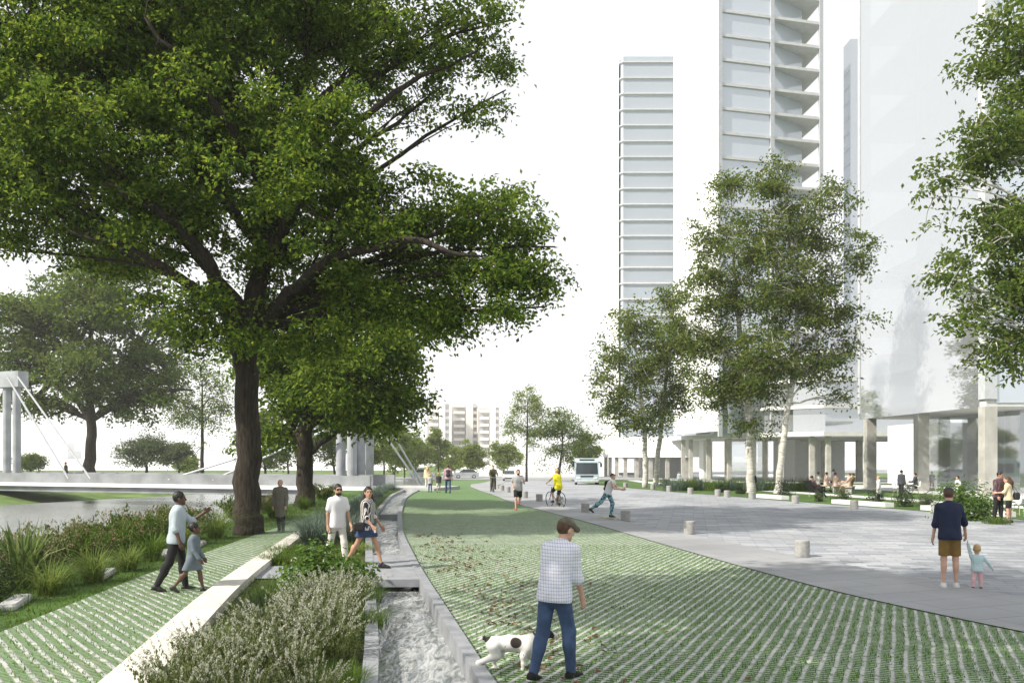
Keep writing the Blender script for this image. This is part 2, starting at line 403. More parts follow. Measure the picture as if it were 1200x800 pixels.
def strip(name, Lf, Rt, y0, y1, dz, m, thick=0, nx=1, skirt=0):
    """a sheet between two lines that follows the terrain; thick > 0 raises it as a slab with sides"""
    Ys = np.unique(np.concatenate([np.arange(math.ceil(y0 / 1.0), math.floor(y1 / 1.0) + 1) * 1.0, [y0, y1]]))
    L_ = np.array([Lf(y) if callable(Lf) else inter(Lf, y) for y in Ys]); R_ = np.array([Rt(y) if callable(Rt) else inter(Rt, y) for y in Ys])
    Z = np.interp(Ys, _GY, _GZ) + dz; n = len(Ys); V = []; Fs = []
    for i in range(nx + 1):
        V.append(np.stack([L_ + (R_ - L_) * i / nx, Ys, Z + thick], 1))
    for i in range(nx):
        for j in range(n - 1): Fs.append((i * n + j, (i + 1) * n + j, (i + 1) * n + j + 1, i * n + j + 1))
    if thick or skirt:
        d = thick + skirt; o = (nx + 1) * n
        V.append(np.stack([L_, Ys, Z + thick - d], 1)); V.append(np.stack([R_, Ys, Z + thick - d], 1))
        for j in range(n - 1):
            Fs.append((o + j, j, j + 1, o + j + 1)); Fs.append((nx * n + j, o + n + j, o + n + j + 1, nx * n + j + 1))
        Fs.append((o, o + n, nx * n, 0)); Fs.append((n - 1, nx * n + n - 1, o + 2 * n - 1, o + n - 1))
    return raw(name, np.concatenate(V), np.array(Fs), m)
RIVER = np.array([(-12.2, -30), (-12.4, 40), (-12.6, 60), (-12.5, 90), (-14, 150), (-21, 150), (-23, 110), (-28, 85), (-38, 63), (-58, 40), (-74, -30)], float)
def river_sd(X, Y):
    d = np.full(X.shape, 1e9); ins = np.zeros(X.shape, bool); n = len(RIVER)
    for i in range(n):
        a, b = RIVER[i], RIVER[(i + 1) % n]
        e = b - a; wx, wy = X - a[0], Y - a[1]
        t = np.clip((wx * e[0] + wy * e[1]) / (e @ e), 0, 1)
        d = np.minimum(d, np.hypot(wx - e[0] * t, wy - e[1] * t))
        c = ((a[1] <= Y) != (b[1] <= Y)) & (X < a[0] + (Y - a[1]) / (e[1] if abs(e[1]) > 1e-9 else 1e-9) * e[0])
        ins ^= c
    return np.where(ins, -d, d)
def terr(X, Y):
    X = np.asarray(X, float); Y = np.asarray(Y, float)
    base = np.interp(Y, _GY, _GZ)
    sd = river_sd(X, Y)
    wid = np.where(X > -16, 2.6, 13.0)
    t = np.clip(sd / wid, 0, 1); t = t * t * (3 - 2 * t)
    top = np.where((X < -16), np.maximum(base, -.75), base)
    z = np.where(sd < 0, np.maximum(-2.6, -1.62 + sd * .35), -1.62 + (top + 1.62) * t)
    hole = (X > -8.6) & (X < 2.2) & (Y < 72.5)
    z = np.where(hole, z - .9, z)
    z = np.where((X >= 2.2) & (X < 60) & (Y < 133), z - .06, z)
    z = np.where((X > -13.5) & (X < 2.2) & (Y >= 72.5) & (Y < 133), z - .06, z)
    return z
gx = np.unique(np.concatenate([np.linspace(-1300, -90, 14), np.arange(-90, -60, 3.), np.arange(-60, -8.6, .8), [-8.7, -8.5, -6, -4, -2, 0, 2.1, 2.3], np.arange(4, 62, 4.), np.linspace(66, 1300, 14)]))
gy = np.unique(np.concatenate([_GY, np.linspace(190, 1700, 16), [72.45, 72.55]]))
GXm, GYm = np.meshgrid(gx, gy, indexing='ij')
GZm = terr(GXm, GYm) + np.where((GXm < -16) & (GYm < 150), .10 * np.sin(GXm * .7) * np.cos(GYm * .55), 0)
nx_, ny_ = GXm.shape
ii, jj = np.meshgrid(np.arange(nx_ - 1), np.arange(ny_ - 1), indexing='ij')
q = np.stack([ii * ny_ + jj, (ii + 1) * ny_ + jj, (ii + 1) * ny_ + jj + 1, ii * ny_ + jj + 1], -1).reshape(-1, 4)
struct(raw('ground', np.stack([GXm, GYm, GZm], -1).reshape(-1, 3), q, 'bank', smooth=True))
riv = np.concatenate([RIVER, np.full((len(RIVER), 1), -1.5)], 1)
c0 = RIVER.mean(0)
rv = [(x + (-2.5 if x < c0[0] else 2.0), y, -1.5) for x, y in RIVER]
struct(raw('river', rv, np.array([list(range(len(rv)))]), watermat('river_water', (.22, .23, .23), 1.6, .35, .2, (1, .45, 1))))

MT['paver'] = pavermat('grid_pavers_lawn', R(24.5), .142, .085, .22, .24, 20, 46)
MT['paver_path'] = pavermat('grid_pavers_path', R(-38.7), .15, .07, .27, .18, 18, 34)
MT['plaza'] = brickmat('blue_grey_setts', (.22, .235, .265), (.37, .38, .40), (.16, .165, .175), .8, .28, R(12), ms=.011)
MT['walk'] = brickmat('pale_grey_flags', (.27, .275, .29), (.30, .305, .315), (.15, .155, .16), 1.5, .75, R(-20), ms=.008)
struct(strip('grass_verge', lambda y: -9.9 - max(0, (y - 30) * .06), PATH_L, 3, 62, .012, 'grass'))
struct(strip('path', PATH_L, PATH_R, 3, 62, .03, 'paver_path'))
struct(strip('path_kerb', PATH_R, KERB_R, 3, 62, .03, 'kerb', thick=.09, skirt=.4))
struct(strip('planting_bed', KERB_R, CH_L, 3, 72, -.02, 'soil'))
# the water channel: two stone kerbs, a bed and running water
CW = .17
cl_i = lambda y: inter(CH_L, y) + CW
cr_i = lambda y: inter(CH_R, y) - CW * .95
ch = thing('water_channel', 'curving grey stone channel of running water between planting bed and paver lawn', 'water channel', (0, 0, 0))
for nm, a, b in (('stone_edge', CH_L, cl_i), ('stone_edge', cr_i, CH_R)):
    o = strip(nm, a, b, 3, 72, .02, 'curb', thick=.07, skirt=.62); o.parent = ch
o = strip('channel_bed', cl_i, cr_i, 3, 72, -.42, 'curb'); o.parent = ch
WM = watermat('running_water', (.13, .15, .155), 3.4, .7, .03, (1, .22, 1), foam=.58)
struct(strip('water', cl_i, cr_i, 3, 33.4, -.15, WM, nx=4))
struct(strip('water', cl_i, cr_i, 33.75, 72, -.05, WM, nx=4))
o = strip('weir', cl_i, cr_i, 33.4, 33.75, -.3, 'curb', thick=.33, skirt=.1)
tag(o, 'low grey stone weir across the far stretch of channel', 'weir')
o = strip('crossing_slab', cl_i, cr_i, 15.6, 19.4, -.06, 'curb', thick=.14, skirt=0)
tag(o, 'grey stone slab bridging the water channel under the walking woman', 'stone slab')
struct(strip('stepping_path', KERB_R, CH_L, 16.2, 18.0, .012, 'curb'))
lawn_l = lambda y: inter(CH_R, y) if y <= 72 else -6.2 - (y - 72) * .125
struct(strip('lawn', lawn_l, LAWN_R, 3, 132, .03, 'paver', nx=2, skirt=.5))
struct(strip('sidewalk', LAWN_R, WALK_R, 3, 132, .045, 'walk', nx=1))
struct(strip('plaza', WALK_R, PLAZA_R, 3, 132, .02, 'plaza', nx=1))
struct(strip('garden_lawn', PLAZA_R, lambda y: 60, 3, 132, .03, 'grass', nx=3))
struct(strip('far_road', lambda y: -60, lambda y: 60, 134, 150, .03, 'walk', nx=3))
struct(strip('building_floor', lambda y: 25.2, lambda y: 58, 40.5, 76, .06, 'pale', nx=1, thick=.05, skirt=.1))
struct(strip('garden_path', lambda y: inter(PLAZA_R, y) + 4.6 + .03 * y, lambda y: inter(PLAZA_R, y) + 6.4 + .03 * y, 34, 130, .034, 'pale', nx=1))
# low white kerb walls broken along the plaza edge
for k, (a, b, lab) in enumerate([(32.0, 36.2, 'low white kerb wall beside the flowering bush'), (38.0, 41.0, 'low white kerb wall segment behind the navy shirted man'), (44.5, 46.6, 'short white kerb wall near the bent birch')]):
    o = strip('kerb_wall', lambda y: inter(PLAZA_R, y) + .5, lambda y: inter(PLAZA_R, y) + .9, a, b, .03, 'pale', thick=.2, skirt=.1)
    tag(o, lab, 'kerb wall', 'low white kerb walls along the plaza')

fX = lambda y: float(np.interp(y, [100, 104, 110, 118, 127, 132], [36, 30.5, 28, 26, 24.2, 24]))
struct(strip('building_floor', fX, lambda y: 58, 100, 131, .06, 'pale', nx=1, thick=.05, skirt=.1))
struct(strip('haze_pale_ground', lambda y: -13, lambda y: 62, 150.2, 180, .02, 'pale', nx=1))  # added pale sheets; their colour whitens the far ground as haze would
struct(raw('haze_pale_ground', [(x, y, -.66) for x, y in [(-1200, 165), (-22, 165), (-22, 1650), (-1200, 1650)]], np.array([(0, 1, 2, 3)]), 'pale'))
struct(raw('haze_pale_ground', [(x, y, -1.43) for x, y in [(-21, 181), (1200, 181), (1200, 1650), (-21, 1650)]], np.array([(0, 1, 2, 3)]), 'pale'))
# haze: pale even air round everything
hz = raw('haze', [(x, y, z) for z in (-5, 112) for y in (-60, 1760) for x in (-1360, 1360)],
         np.array([(0, 2, 3, 1), (4, 5, 7, 6), (0, 1, 5, 4), (2, 6, 7, 3), (0, 4, 6, 2), (1, 3, 7, 5)]), bpy.data.materials.new('haze_air'))
hm = hz.data.materials[0]; hm.use_nodes = True; hm.node_tree.nodes.clear()
ho = hm.node_tree.nodes.new('ShaderNodeOutputMaterial'); hv = hm.node_tree.nodes.new('ShaderNodeVolumePrincipled')
hv.inputs['Color'].default_value = (1, 1, 1, 1); hv.inputs['Density'].default_value = .0004; hv.inputs['Anisotropy'].default_value = .1
hm.node_tree.links.new(hv.outputs[0], ho.inputs['Volume'])
hm.cycles.homogeneous_volume = True
hz['kind'] = 'stuff'
# ------------------------------------------------------------------ towers on the right
def part(mb, name, m, parent, label=None):
    o = mb.build(name, m, parent)
    if label: o['label'] = label
    return o
# nearest tower: glass box on square columns, west face along X = 25.8, south face along Y = 46.5
bA = thing('glass_tower', 'nearest tower, pale reflective glass box raised on square concrete columns', 'tower', (25.8, 46.5, gz(46.5)))
oA = Vector((25.8, 46.5, gz(46.5)))
flA = [5.0, 7.5, 11.1, 14.7] + [18.3 + 3.6 * i for i in range(17)]
zt = flA[-1] + 3.6
for i, z in enumerate(flA):
    m = MB(); m.span((.05, .05, z), (30, 17, z + .38)); part(m, 'floor_slab', 'pale', bA)
m = MB()
for (x, y) in [(.0, .0), (.0, 7.6), (.0, 15.4)]:
    m.span((x - .06, y - .06, -.1), (x + .62, y + .62, 4.99))
    part(m, 'column', 'column', bA); m = MB()
for (x, y) in [(4.4, 5), (4.6, 13.5), (4.2, 16.2), (12, 1.0), (12.2, 9), (20, .6), (9, 16)]:
    m.span((x - .27, y - .27, -.1), (x + .27, y + .27, 4.99)); part(m, 'column', 'column', bA); m = MB()
for (x, y) in [(.0, .0), (.0, 7.6), (.0, 16.3)]:     # columns go on behind the glass
    m.span((x + .08, y + .08, 5.4), (x + .6, y + .6, zt)); part(m, 'column', 'pale', bA); m = MB()
g = MB()
g.span((0, .66, 5.0), (.03, 17, zt)); part(g, 'glass_front', 'glass_mirror', bA, 'pale mirror glass wall reflecting the trees')
g = MB(); g.span((.6, 0, 5.2), (30, .03, zt)); part(g, 'glass_side', 'glass_blue', bA)
g = MB()
for z in flA[1:]: g.span((.6, -.1, z), (30, .0, z + .36))
for x in (4.6, 9.2, 13.8): g.span((x, -.08, 5.4), (x + .14, -.003, zt))
part(g, 'side_band', 'pale', bA)
g = MB(); g.span((-.07, -.08, 5.4), (.6, .6, zt)); part(g, 'corner_post', 'steel', bA)
g = MB(); g.span((-.05, 16.7, 5.4), (.28, 17.05, zt)); part(g, 'corner_post', 'steel', bA)
g = MB(); g.span((6.5, 6.0, -.1), (24, 14, 4.98)); part(g, 'lobby_core', 'wall', bA)
g = MB(); g.span((7, 21, -.1), (10.5, 28, 4.9)); part(g, 'lobby_core', 'wall', bA)
g = MB(); g.span((3.9, 3.4, -.1), (3.93, 15, 4.98)); g.span((3.93, 3.4, -.1), (24, 3.43, 4.98)); part(g, 'lobby_glass', 'glass_clear', bA)
g = MB(); g.span((3, 3, 5.5), (12, 14, zt)); part(g, 'service_core', 'wall', bA)

# middle tower on a curved glass podium
bB = thing('glass_tower', 'middle tower with open corner balconies above a curved glass podium', 'tower', (24.8, 126, gz(115)))
OB = Vector((24.8, 126, gz(115)))
def curve(p0, p1, p2, n=10):
    return [((1 - t) ** 2 * p0[0] + 2 * t * (1 - t) * p1[0] + t * t * p2[0], (1 - t) ** 2 * p0[1] + 2 * t * (1 - t) * p1[1] + t * t * p2[1]) for t in [i / n for i in range(n + 1)]]
fr = curve((24.8, 127), (27.5, 108), (36.9, 101), 12)
pod = [(x - OB.x, y - OB.y) for x, y in fr + [(52, 101), (52, 140), (26, 140)]]
inn = [(x - OB.x + .4, y - OB.y + .6) for x, y in fr + [(51, 101), (51, 139), (26.5, 139)]]
for i, z in enumerate([5.9, 9.2, 12.4, 15.6]):
    part(MB().prism(pod, z, z + (.55 if i == 0 else .4)), 'floor_slab', 'pale', bB)
gl = MB()
for i in range(len(inn) - 1):
    a, b = inn[i], inn[i + 1]
    for z in (6.45, 9.6, 12.8):
        gl.add([(a[0], a[1], z), (b[0], b[1], z), (b[0], b[1], z + 2.79), (a[0], a[1], z + 2.79)], [(0, 1, 2, 3)])
part(gl, 'podium_glass', 'glass_mirror', bB)
for i in (0, 1, 3, 5, 7, 9, 11, 12):
    x, y = inn[i]
    part(MB().span((x + .2, y + .1, -1.2), (x + .74, y + .64, 5.89)), 'column', 'column', bB)
for x, y in [(33, 112), (38, 108), (43, 103.5), (30, 120), (46, 110)]:
    x -= OB.x; y -= OB.y; part(MB().span((x, y, -1.2), (x + .55, y + .55, 5.89)), 'column', 'column', bB)
part(MB().span((15, -6, -1.2), (22, 4, 5.88)), 'lobby_core', 'white', bB)
part(MB().span((4.8, 6, -1.2), (6.2, 9, 5.88)), 'lobby_core', 'white', bB)
part(MB().span((8, 3, -1.2), (14, 3.05, 5.88)), 'lobby_glass', 'glass_clear', bB)
K = (25.4 - OB.x, 104.6 - OB.y)                      # the front corner of the tower
ex = Vector((14.0, 3.4)).normalized(); ey = Vector((-1.6, 20.5)).normalized()
def bp(u, v): return (K[0] + ex.x * u + ey.x * v, K[1] + ex.y * u + ey.y * v)
Wd, Dp = 14.3, 20.8
m = [];
for i in range(29):
    z = 16.0 + 3.0 * i
    part(MB().prism([bp(0, 0), bp(Wd, 0), bp(Wd, Dp), bp(0, Dp)], z, z + .34), 'floor_slab', 'pale', bB)
zT = 16 + 3 * 28 + .3
g = MB()
g.prism([bp(.25, .22), bp(7.2, .22), bp(7.2, .26), bp(.25, .26)], 16.3, zT)
g.prism([bp(7.2, .3), bp(12.6, 2.6), bp(12.57, 2.66), bp(7.2, .36)], 16.3, zT)
part(g, 'front_glass', 'glass_blue', bB)
g = MB(); g.prism([bp(-.06, .3), bp(0, .3), bp(0, Dp), bp(-.06, Dp)], 6.6, zT + .4); part(g, 'side_panel', 'white', bB, 'side glass with its sky reflection put into white colour')  # white colour stands in for the sky mirrored in this glass side
for u in (-.1, 7.0, Wd - .45):
    part(MB().prism([bp(u, -.12), bp(u + .5, -.12), bp(u + .5, .3), bp(u, .3)], 5.9, zT + .4), 'corner_post' if u != 7.0 else 'mullion', 'steel', bB)
part(MB().prism([bp(3, 5.2), bp(11.5, 5.2), bp(11.5, 18), bp(3, 18)], 6.5, zT), 'service_core', 'glass_blue', bB)

# far left tower on a low podium with columns
bC = thing('glass_tower', 'farthest tower, slim blue grey banded slab rising behind the left birches', 'tower', (20.3, 160, -1.5))
for i in range(26):
    z = 3.2 + 2.96 * i
    part(MB().box((5.2, 12, z + .2), (10.7, 24.6, .4), bev=.5), 'floor_slab', 'pale', bC)
part(MB().box((5.2, 12, 41), (10.1, 24, 75.8), bev=.4), 'facade', 'glass_blue', bC)
part(MB().span((-.35, .6, 0), (-.18, 24, 79.4)), 'side_panel', 'white', bC, 'side glass with its sky reflection put into white colour')
pc = [(x - 20.3, y - 160) for x, y in curve((16.2, 152), (17.5, 144), (31, 136), 8) + [(31, 158), (17, 158)]]
part(MB().prism(pc, 3.5, 6.9), 'podium', 'white', bC)
for x, y in pc[:9]: part(MB().span((x + .3, y + .4, -.1), (x + .9, y + 1, 3.49)), 'column', 'column', bC)
part(MB().span((2, -12, -.1), (10, -4, 3.48)), 'lobby_core', 'wall', bC)
# a block seen between the two nearer towers
bD = thing('glass_building', 'pale blue glass block seen through the gap between two towers', 'building', (42, 112, -1.2))
for z in (5.5, 9.0, 12.5, 16.0, 19.5): part(MB().span((-1.3, 0, z), (16, 14, z + .5)), 'floor_slab', 'pale', bD)
part(MB().span((-1, .4, 6), (15.7, 13.6, 19.6)), 'facade', 'glass_mirror', bD)
part(MB().span((5.6, 8, 19.6), (16, 10.5, 62)), 'tower_shaft', 'glass_mirror', bD)
for x in (-1.2, 3.4, 8): part(MB().span((x, .1, -.1), (x + .7, .8, 5.49)), 'column', 'column', bD)

# ------------------------------------------------------------------ far housing towers and faint skyline
MT['flat'] = mat('far_wall', (.56, .53, .5), .8, .1, .1)
MT['balc'] = mat('far_balcony', (.72, .71, .69), .7, .05, .1)
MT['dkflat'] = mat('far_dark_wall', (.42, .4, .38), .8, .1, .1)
def housing(px, w_, top, Y, label):
    z0 = -1.5; H_ = CH + (HZ - top) * Y / F - z0
    b = thing('apartment_tower', label, 'apartment tower', ((px - 600) / F * Y, Y, z0), .12, 'housing towers on the horizon')
    wm_ = w_ / F * Y
    part(MB().span((-wm_ / 2, 0, 0), (wm_ / 2, 11, H_)), 'wall', 'flat', b)
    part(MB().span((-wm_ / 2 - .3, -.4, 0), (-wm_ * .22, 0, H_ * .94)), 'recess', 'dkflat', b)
    part(MB().span((wm_ * .02, -2.2, 0), (wm_ * .3, -.003, H_ + 1.2)), 'stair_tower', 'balc', b)
    n = int(H_ / 2.7)
    for k in range(n):
        z = 1.5 + k * 2.7
        part(MB().span((-wm_ * .45, -1.5, z), (-wm_ * .02, -.41, z + 1.15)), 'balcony', 'balc', b)
        part(MB().span((wm_ * .31, -1.5, z), (wm_ * .5, -.003, z + 1.15)), 'balcony', 'balc', b)
    part(MB().span((-wm_ * .2, 3, H_ + .003), (wm_ * .15, 8, H_ + 2)), 'roof_box', 'balc', b)
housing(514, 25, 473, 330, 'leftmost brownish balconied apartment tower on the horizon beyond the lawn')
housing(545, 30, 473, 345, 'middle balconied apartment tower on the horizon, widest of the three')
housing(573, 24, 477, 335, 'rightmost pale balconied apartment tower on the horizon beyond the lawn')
def far_block(px, w_, top, Y, label, step=0):
    H_ = CH + (HZ - top) * Y / F + 1.5; wm_ = w_ / F * Y
    b = thing('distant_building', label, 'building', ((px - 600) / F * Y, Y, -1.5), 0, 'hazy skyline')
    part(MB().span((-wm_ / 2, 0, -.5), (wm_ / 2, 20, H_)), 'wall', 'pale', b)
    for k in range(int((H_ - 1.6) / 3.5)): part(MB().span((-wm_ * .46, -.15, 1.6 + k * 3.5), (wm_ * .46, -.003, 3.2 + k * 3.5)), 'window_band', 'steel', b)
    if step: part(MB().span((-wm_ * .3, 4, H_ + .002), (wm_ * .2, 14, H_ + step)), 'roof_block', 'pale', b)
far_block(74, 10, 528, 620, 'faint hazy tower on skyline just left of the big riverside tree', 6)
far_block(128, 14, 528, 640, 'faint hazy white block on skyline right of the far riverside tree', 5)
far_block(152, 9, 519, 700, 'tallest faint hazy tower on skyline above the footbridge', 8)
far_block(230, 40, 541, 560, 'low wide hazy building behind the footbridge parapet', 0)
far_block(330, 60, 541, 600, 'low hazy building glimpsed between the near dark trunks', 0)
far_block(610, 26, 541, 480, 'low pale building behind the far white car', 2)
far_block(675, 50, 536, 420, 'pale hazy building behind the coach', 3)
far_block(462, 60, 543, 460, 'long low hazy building beyond the end of the channel', 2)

# ------------------------------------------------------------------ cable stayed footbridge
MT['parapet'] = mat('weathered_parapet', (.26, .27, .285), .7, .25, .8)
MT['pylon'] = mat('grey_pylon_concrete', (.36, .375, .4), .7, .22, .9)
br = thing('footbridge', 'pale concrete cable stayed footbridge crossing the river behind the trees', 'bridge', (0, 0, 0))
A_, B_ = Vector((-13.2, 62.0, 0)), Vector((-62.0, 78.0, 0))
BX = Vector((-48.8, 16.0, 0)).normalized(); BN = Vector((-BX.y, BX.x, 0))
if BN.y > 0: BN = -BN                                # towards the camera
ang = math.atan2(BX.y, BX.x); LEN = (B_ - A_).length
def bpt(s, t, z): return A_ + BX * s + BN * t + Vector((0, 0, z))
def bbox(s0, s1, t0, t1, z0, z1):
    return MB().prism([tuple(bpt(s0, t0, 0)[:2]), tuple(bpt(s1, t0, 0)[:2]), tuple(bpt(s1, t1, 0)[:2]), tuple(bpt(s0, t1, 0)[:2])], z0, z1)
part(bbox(-4, LEN + 60, -2.6, 1.6, -.55, .1), 'deck', 'parapet', br)
part(bbox(-4, LEN + 60, 1.603, 1.85, -.12, .16), 'deck_edge', 'white', br, 'bright white edge band')
part(bbox(-4, LEN + 60, 1.3, 1.55, .103, .9), 'parapet', 'parapet', br)
part(bbox(-4, LEN + 60, -2.5, -2.3, .103, .9), 'parapet', 'parapet', br)
part(bbox(6, 7, -2, 1.2, -3, -.553), 'pier', 'concrete', br); part(bbox(38, 39.5, -2, 1.2, -3, -.553), 'pier', 'concrete', br)
part(bbox(-9, -4.003, -2.8, 1.9, -1.2, .12), 'abutment', 'concrete', br)
def pylon(s, tops, beam):
    for ds in (0, 1.05):
        b = bpt(s + ds, .9, .104); e = Vector((b.x, b.y, tops))
        part(MB().tube([b, e], .31, 20), 'pylon_column', 'pylon', br)
    if beam: part(bbox(s - .7, s + 3.4, .4, 1.4, tops + .003, tops + 1.3), 'pylon_beam', 'pylon', br)
def cable(a, b): part(MB().tube([a, b], .075, 8), 'cable', 'steel', br)
pylon(28.6, 7.9, True)
for s in (22.6, 20.4): cable(bpt(29 if s > 21 else 27.9, 1.42, 8.7), bpt(s, 1.5, .5))
for s in (38, 43): cable(bpt(31, 1.42, 8.7), bpt(s, 1.5, .5))
# the nearer pylon group stands where the bridge lands
for (x, y, r_, zt_) in [(-12.75, 63.6, .36, 5.2), (-12.0, 64.2, .36, 6.4), (-11.7, 62.4, .36, 5.4)]:
    part(MB().tube([(x, y, -1.8), (x, y, zt_)], r_, 20), 'pylon_column', 'pylon', br)
part(MB().box((-11.15, 64.8, 2.7), (.8, 1.3, 9.0), rz=ang), 'pylon_slab', 'pylon', br)
cable(Vector((-10.6, 64.2, 5.4)), Vector((-6.95, 66, -.25))); cable(Vector((-9.7, 65.4, 4.9)), Vector((-6.75, 66.2, -.25)))
cable(Vector((-12.7, 62.6, 4.6)), bpt(9, 1.5, .5)); cable(Vector((-12.7, 62.6, 4.4)), bpt(13, 1.5, .5))
wl_ = bbox(-9, -2, 3.0, 3.3, -1.8, -.9)              # low retaining wall where the bridge meets the bank
tag(wl_.build('retaining_wall', 'concrete'), 'low concrete retaining wall on the bank below the footbridge landing', 'wall')
# ------------------------------------------------------------------ trees
MT['leaf_oak'] = leafmat('dark_green_leaves', [(0.032, 0.073, 0.01), (0.067, 0.128, 0.015), (0.122, 0.195, 0.022), (0.232, 0.293, 0.037)], .45)
MT['leaf_mid'] = leafmat('mid_green_leaves', [(0.055, 0.104, 0.017), (0.104, 0.159, 0.027), (0.171, 0.22, 0.043)], .42)
MT['leaf_pale'] = leafmat('pale_green_leaves', [(.10, .16, .03), (.16, .22, .045), (.22, .27, .07)], .45)
MT['leaf_birch'] = leafmat('birch_leaves', [(0.043, 0.083, 0.015), (0.079, 0.132, 0.022), (0.134, 0.183, 0.032), (0.207, 0.22, 0.043)], .45)
MT['leaf_dusk'] = leafmat('grey_green_leaves', [(.06, .09, .045), (.10, .135, .06), (.15, .18, .09)], .4)
def bez(a, b, c, n): return [a * (1 - t) ** 2 + b * 2 * t * (1 - t) + c * t * t for t in np.linspace(0, 1, n)]
def tree(name, label, base, trunk, lobes, dens, leaf, leafm, barkm, group=None, forks=(.55, .95), twig=.5, sag=.12, per=36, clump=.42, flat=.5, limb_r=.42, seed=0, shell=.55, meso=1.0, extra=()):
    """trunk: [(point, radius)...] world; lobes: [(centre, (rx, ry, rz))] world; dens: leaf clumps per cubic metre"""
    rg = np.random.default_rng(seed + 11)
    base = Vector(base); bz = np.array(base)
    t = thing(name, label, 'tree', base, 0, group)
    mb = MB()
    tp = np.array([np.array(p) for p, r in trunk]) - bz; tr = np.array([r for p, r in trunk])
    # dense resampling with a slight wander
    k = max(8, len(tp) * 4); s = np.linspace(0, len(tp) - 1, k); i0 = np.clip(s.astype(int), 0, len(tp) - 2); f = (s - i0)[:, None]
    T = tp[i0] * (1 - f) + tp[i0 + 1] * f; RR = np.interp(s, np.arange(len(tp)), tr)
    T[1:-1, :2] += rg.normal(0, .12, (k - 2, 2)) * RR[1:-1, None]
    mb.tube(T, RR, 14)
    for a in rg.uniform(0, 6.28, 5):                 # root flare
        d = np.array([math.cos(a), math.sin(a), 0]); r0 = tr[0]
        mb.tube([T[0] + d * r0 * .5 + (0, 0, r0 * 1.3), T[0] + d * r0 * .8 + (0, 0, r0 * .35), T[0] + d * r0 * 1.2 + (0, 0, -r0 * .2)], [r0 * .4, r0 * .33, r0 * .18], 7)
    tipz = T[-1, 2]; xpts = []
    for pl in extra:                                  # heavy limbs that show through the leaves
        q_ = np.array([np.array(p) for p, r in pl]) - bz; r_ = [r for p, r in pl]; ss = np.linspace(0, len(q_) - 1, len(q_) * 4); k0 = np.clip(ss.astype(int), 0, len(q_) - 2); ff = (ss - k0)[:, None]
        Q = q_[k0] * (1 - ff) + q_[k0 + 1] * ff; Q[1:-1] += rg.normal(0, .04, (len(Q) - 2, 3)); mb.tube(Q, np.interp(ss, np.arange(len(q_)), r_), 9); xpts.append(Q[3:])
    C_, sizes, limbpts = [], [], []
    for li, (c, rad) in enumerate(lobes):
        c = np.array(c) - bz; rad = np.array(rad)
        # the limb leaves the trunk lower than the lobe and arches up into it
        zf = np.clip(c[2] - .75 * math.hypot(c[0] - T[-1, 0], c[1] - T[-1, 1]), tipz * forks[0], tipz * forks[1])
        j = int(np.argmin(np.abs(T[:, 2] - zf))); a = T[j]
        mid = a * .45 + c * .55 + np.array([0, 0, .12 * np.linalg.norm(c - a)]) + rg.normal(0, .08, 3) * np.linalg.norm(c - a)
        L = bez(a, mid, c + (c - a) * .12, 11)
        L = np.array(L); L[2:-1] += rg.normal(0, .035, (8, 3)) * rad.mean()
        r0 = min(RR[j] * .75, limb_r * tr[0] * (.5 + .12 * rad.mean()))
        lr = np.linspace(r0, r0 * .16, 11); mb.tube(L, lr, 7)
        vol = 4.19 * rad.prod(); n = max(14, int(vol * dens))
        # boughs first, then leaf clumps lying in a flat fan about each bough, so gaps stay between them
        nm = max(7, int(vol / (meso ** 3 * 3.4)))
        u = rg.normal(size=(nm, 3)); u /= np.linalg.norm(u, axis=1)[:, None]
        rr = rg.random(nm) ** shell
        lump = 1 + .2 * np.sin(u[:, 0] * 5 + li) * np.cos(u[:, 1] * 4 + u[:, 2] * 5 + li * 2)
        M_ = c + u * rad * (rr * lump)[:, None]
        mi = rg.integers(0, nm, n); ms = rg.uniform(.6, 1.25, nm)
        pts = M_[mi] + rg.normal(size=(n, 3)) * (meso * ms[mi])[:, None] * np.array([.55, .55, .26])
        pts[:, 2] -= .10 * ((pts - M_[mi])[:, :2] ** 2).sum(1) / meso
        C_.append(pts)
        # side branches
        nb = max(4, int(5 + rad.mean() * 2.2))
        for q in rg.choice(n, min(nb, n), replace=False):
            e = pts[q]; jj = int(rg.integers(3, 10)); st = L[jj]
            md = (st + e) / 2 + np.array([0, 0, .1]) * np.linalg.norm(e - st) + rg.normal(0, .07, 3) * np.linalg.norm(e - st)
            bb = np.array(bez(st, md, e, 6)); b0 = min(lr[jj] * .6, .05 + .02 * np.linalg.norm(e - st)) * twig * 1.6
            mb.tube(bb, np.linspace(b0, b0 * .2, 6), 5, cap=False); limbpts.append(bb)
        limbpts.append(L[3:])
    LP = np.concatenate(limbpts + xpts); Cc = np.concatenate(C_)
    # fine twigs reach every third clump
    for q in range(0, len(Cc), 4 if len(Cc) < 3000 else 6):
        e = Cc[q]; d = LP - e; j = int(np.argmin((d ** 2).sum(1))); st = LP[j]
        if np.linalg.norm(e - st) > 3.2: continue
        md = (st + e) / 2 + rg.normal(0, .12, 3) + (0, 0, .1)
        mb.tube([st, md, e], np.array([.03, .018, .008]) * twig * 1.4, 4, cap=False)
    mb.build('trunk', barkm, t, smooth=True)
    # leaves: each clump is a loose, drooping spray
    m = len(Cc); cnt = rg.poisson(per, m); idx = np.repeat(np.arange(m), cnt); N = len(idx)
    ori = rg.normal(size=(m, 3)); ori[:, 2] = np.abs(ori[:, 2]) + 1.2; ori /= np.linalg.norm(ori, axis=1)[:, None]
    off = rg.normal(size=(N, 3)) * clump
    off -= ori[idx] * np.sum(off * ori[idx], 1)[:, None] * (1 - flat * .6)
    off[:, 2] -= sag * (off[:, 0] ** 2 + off[:, 1] ** 2) / clump
    pos = Cc[idx] + off
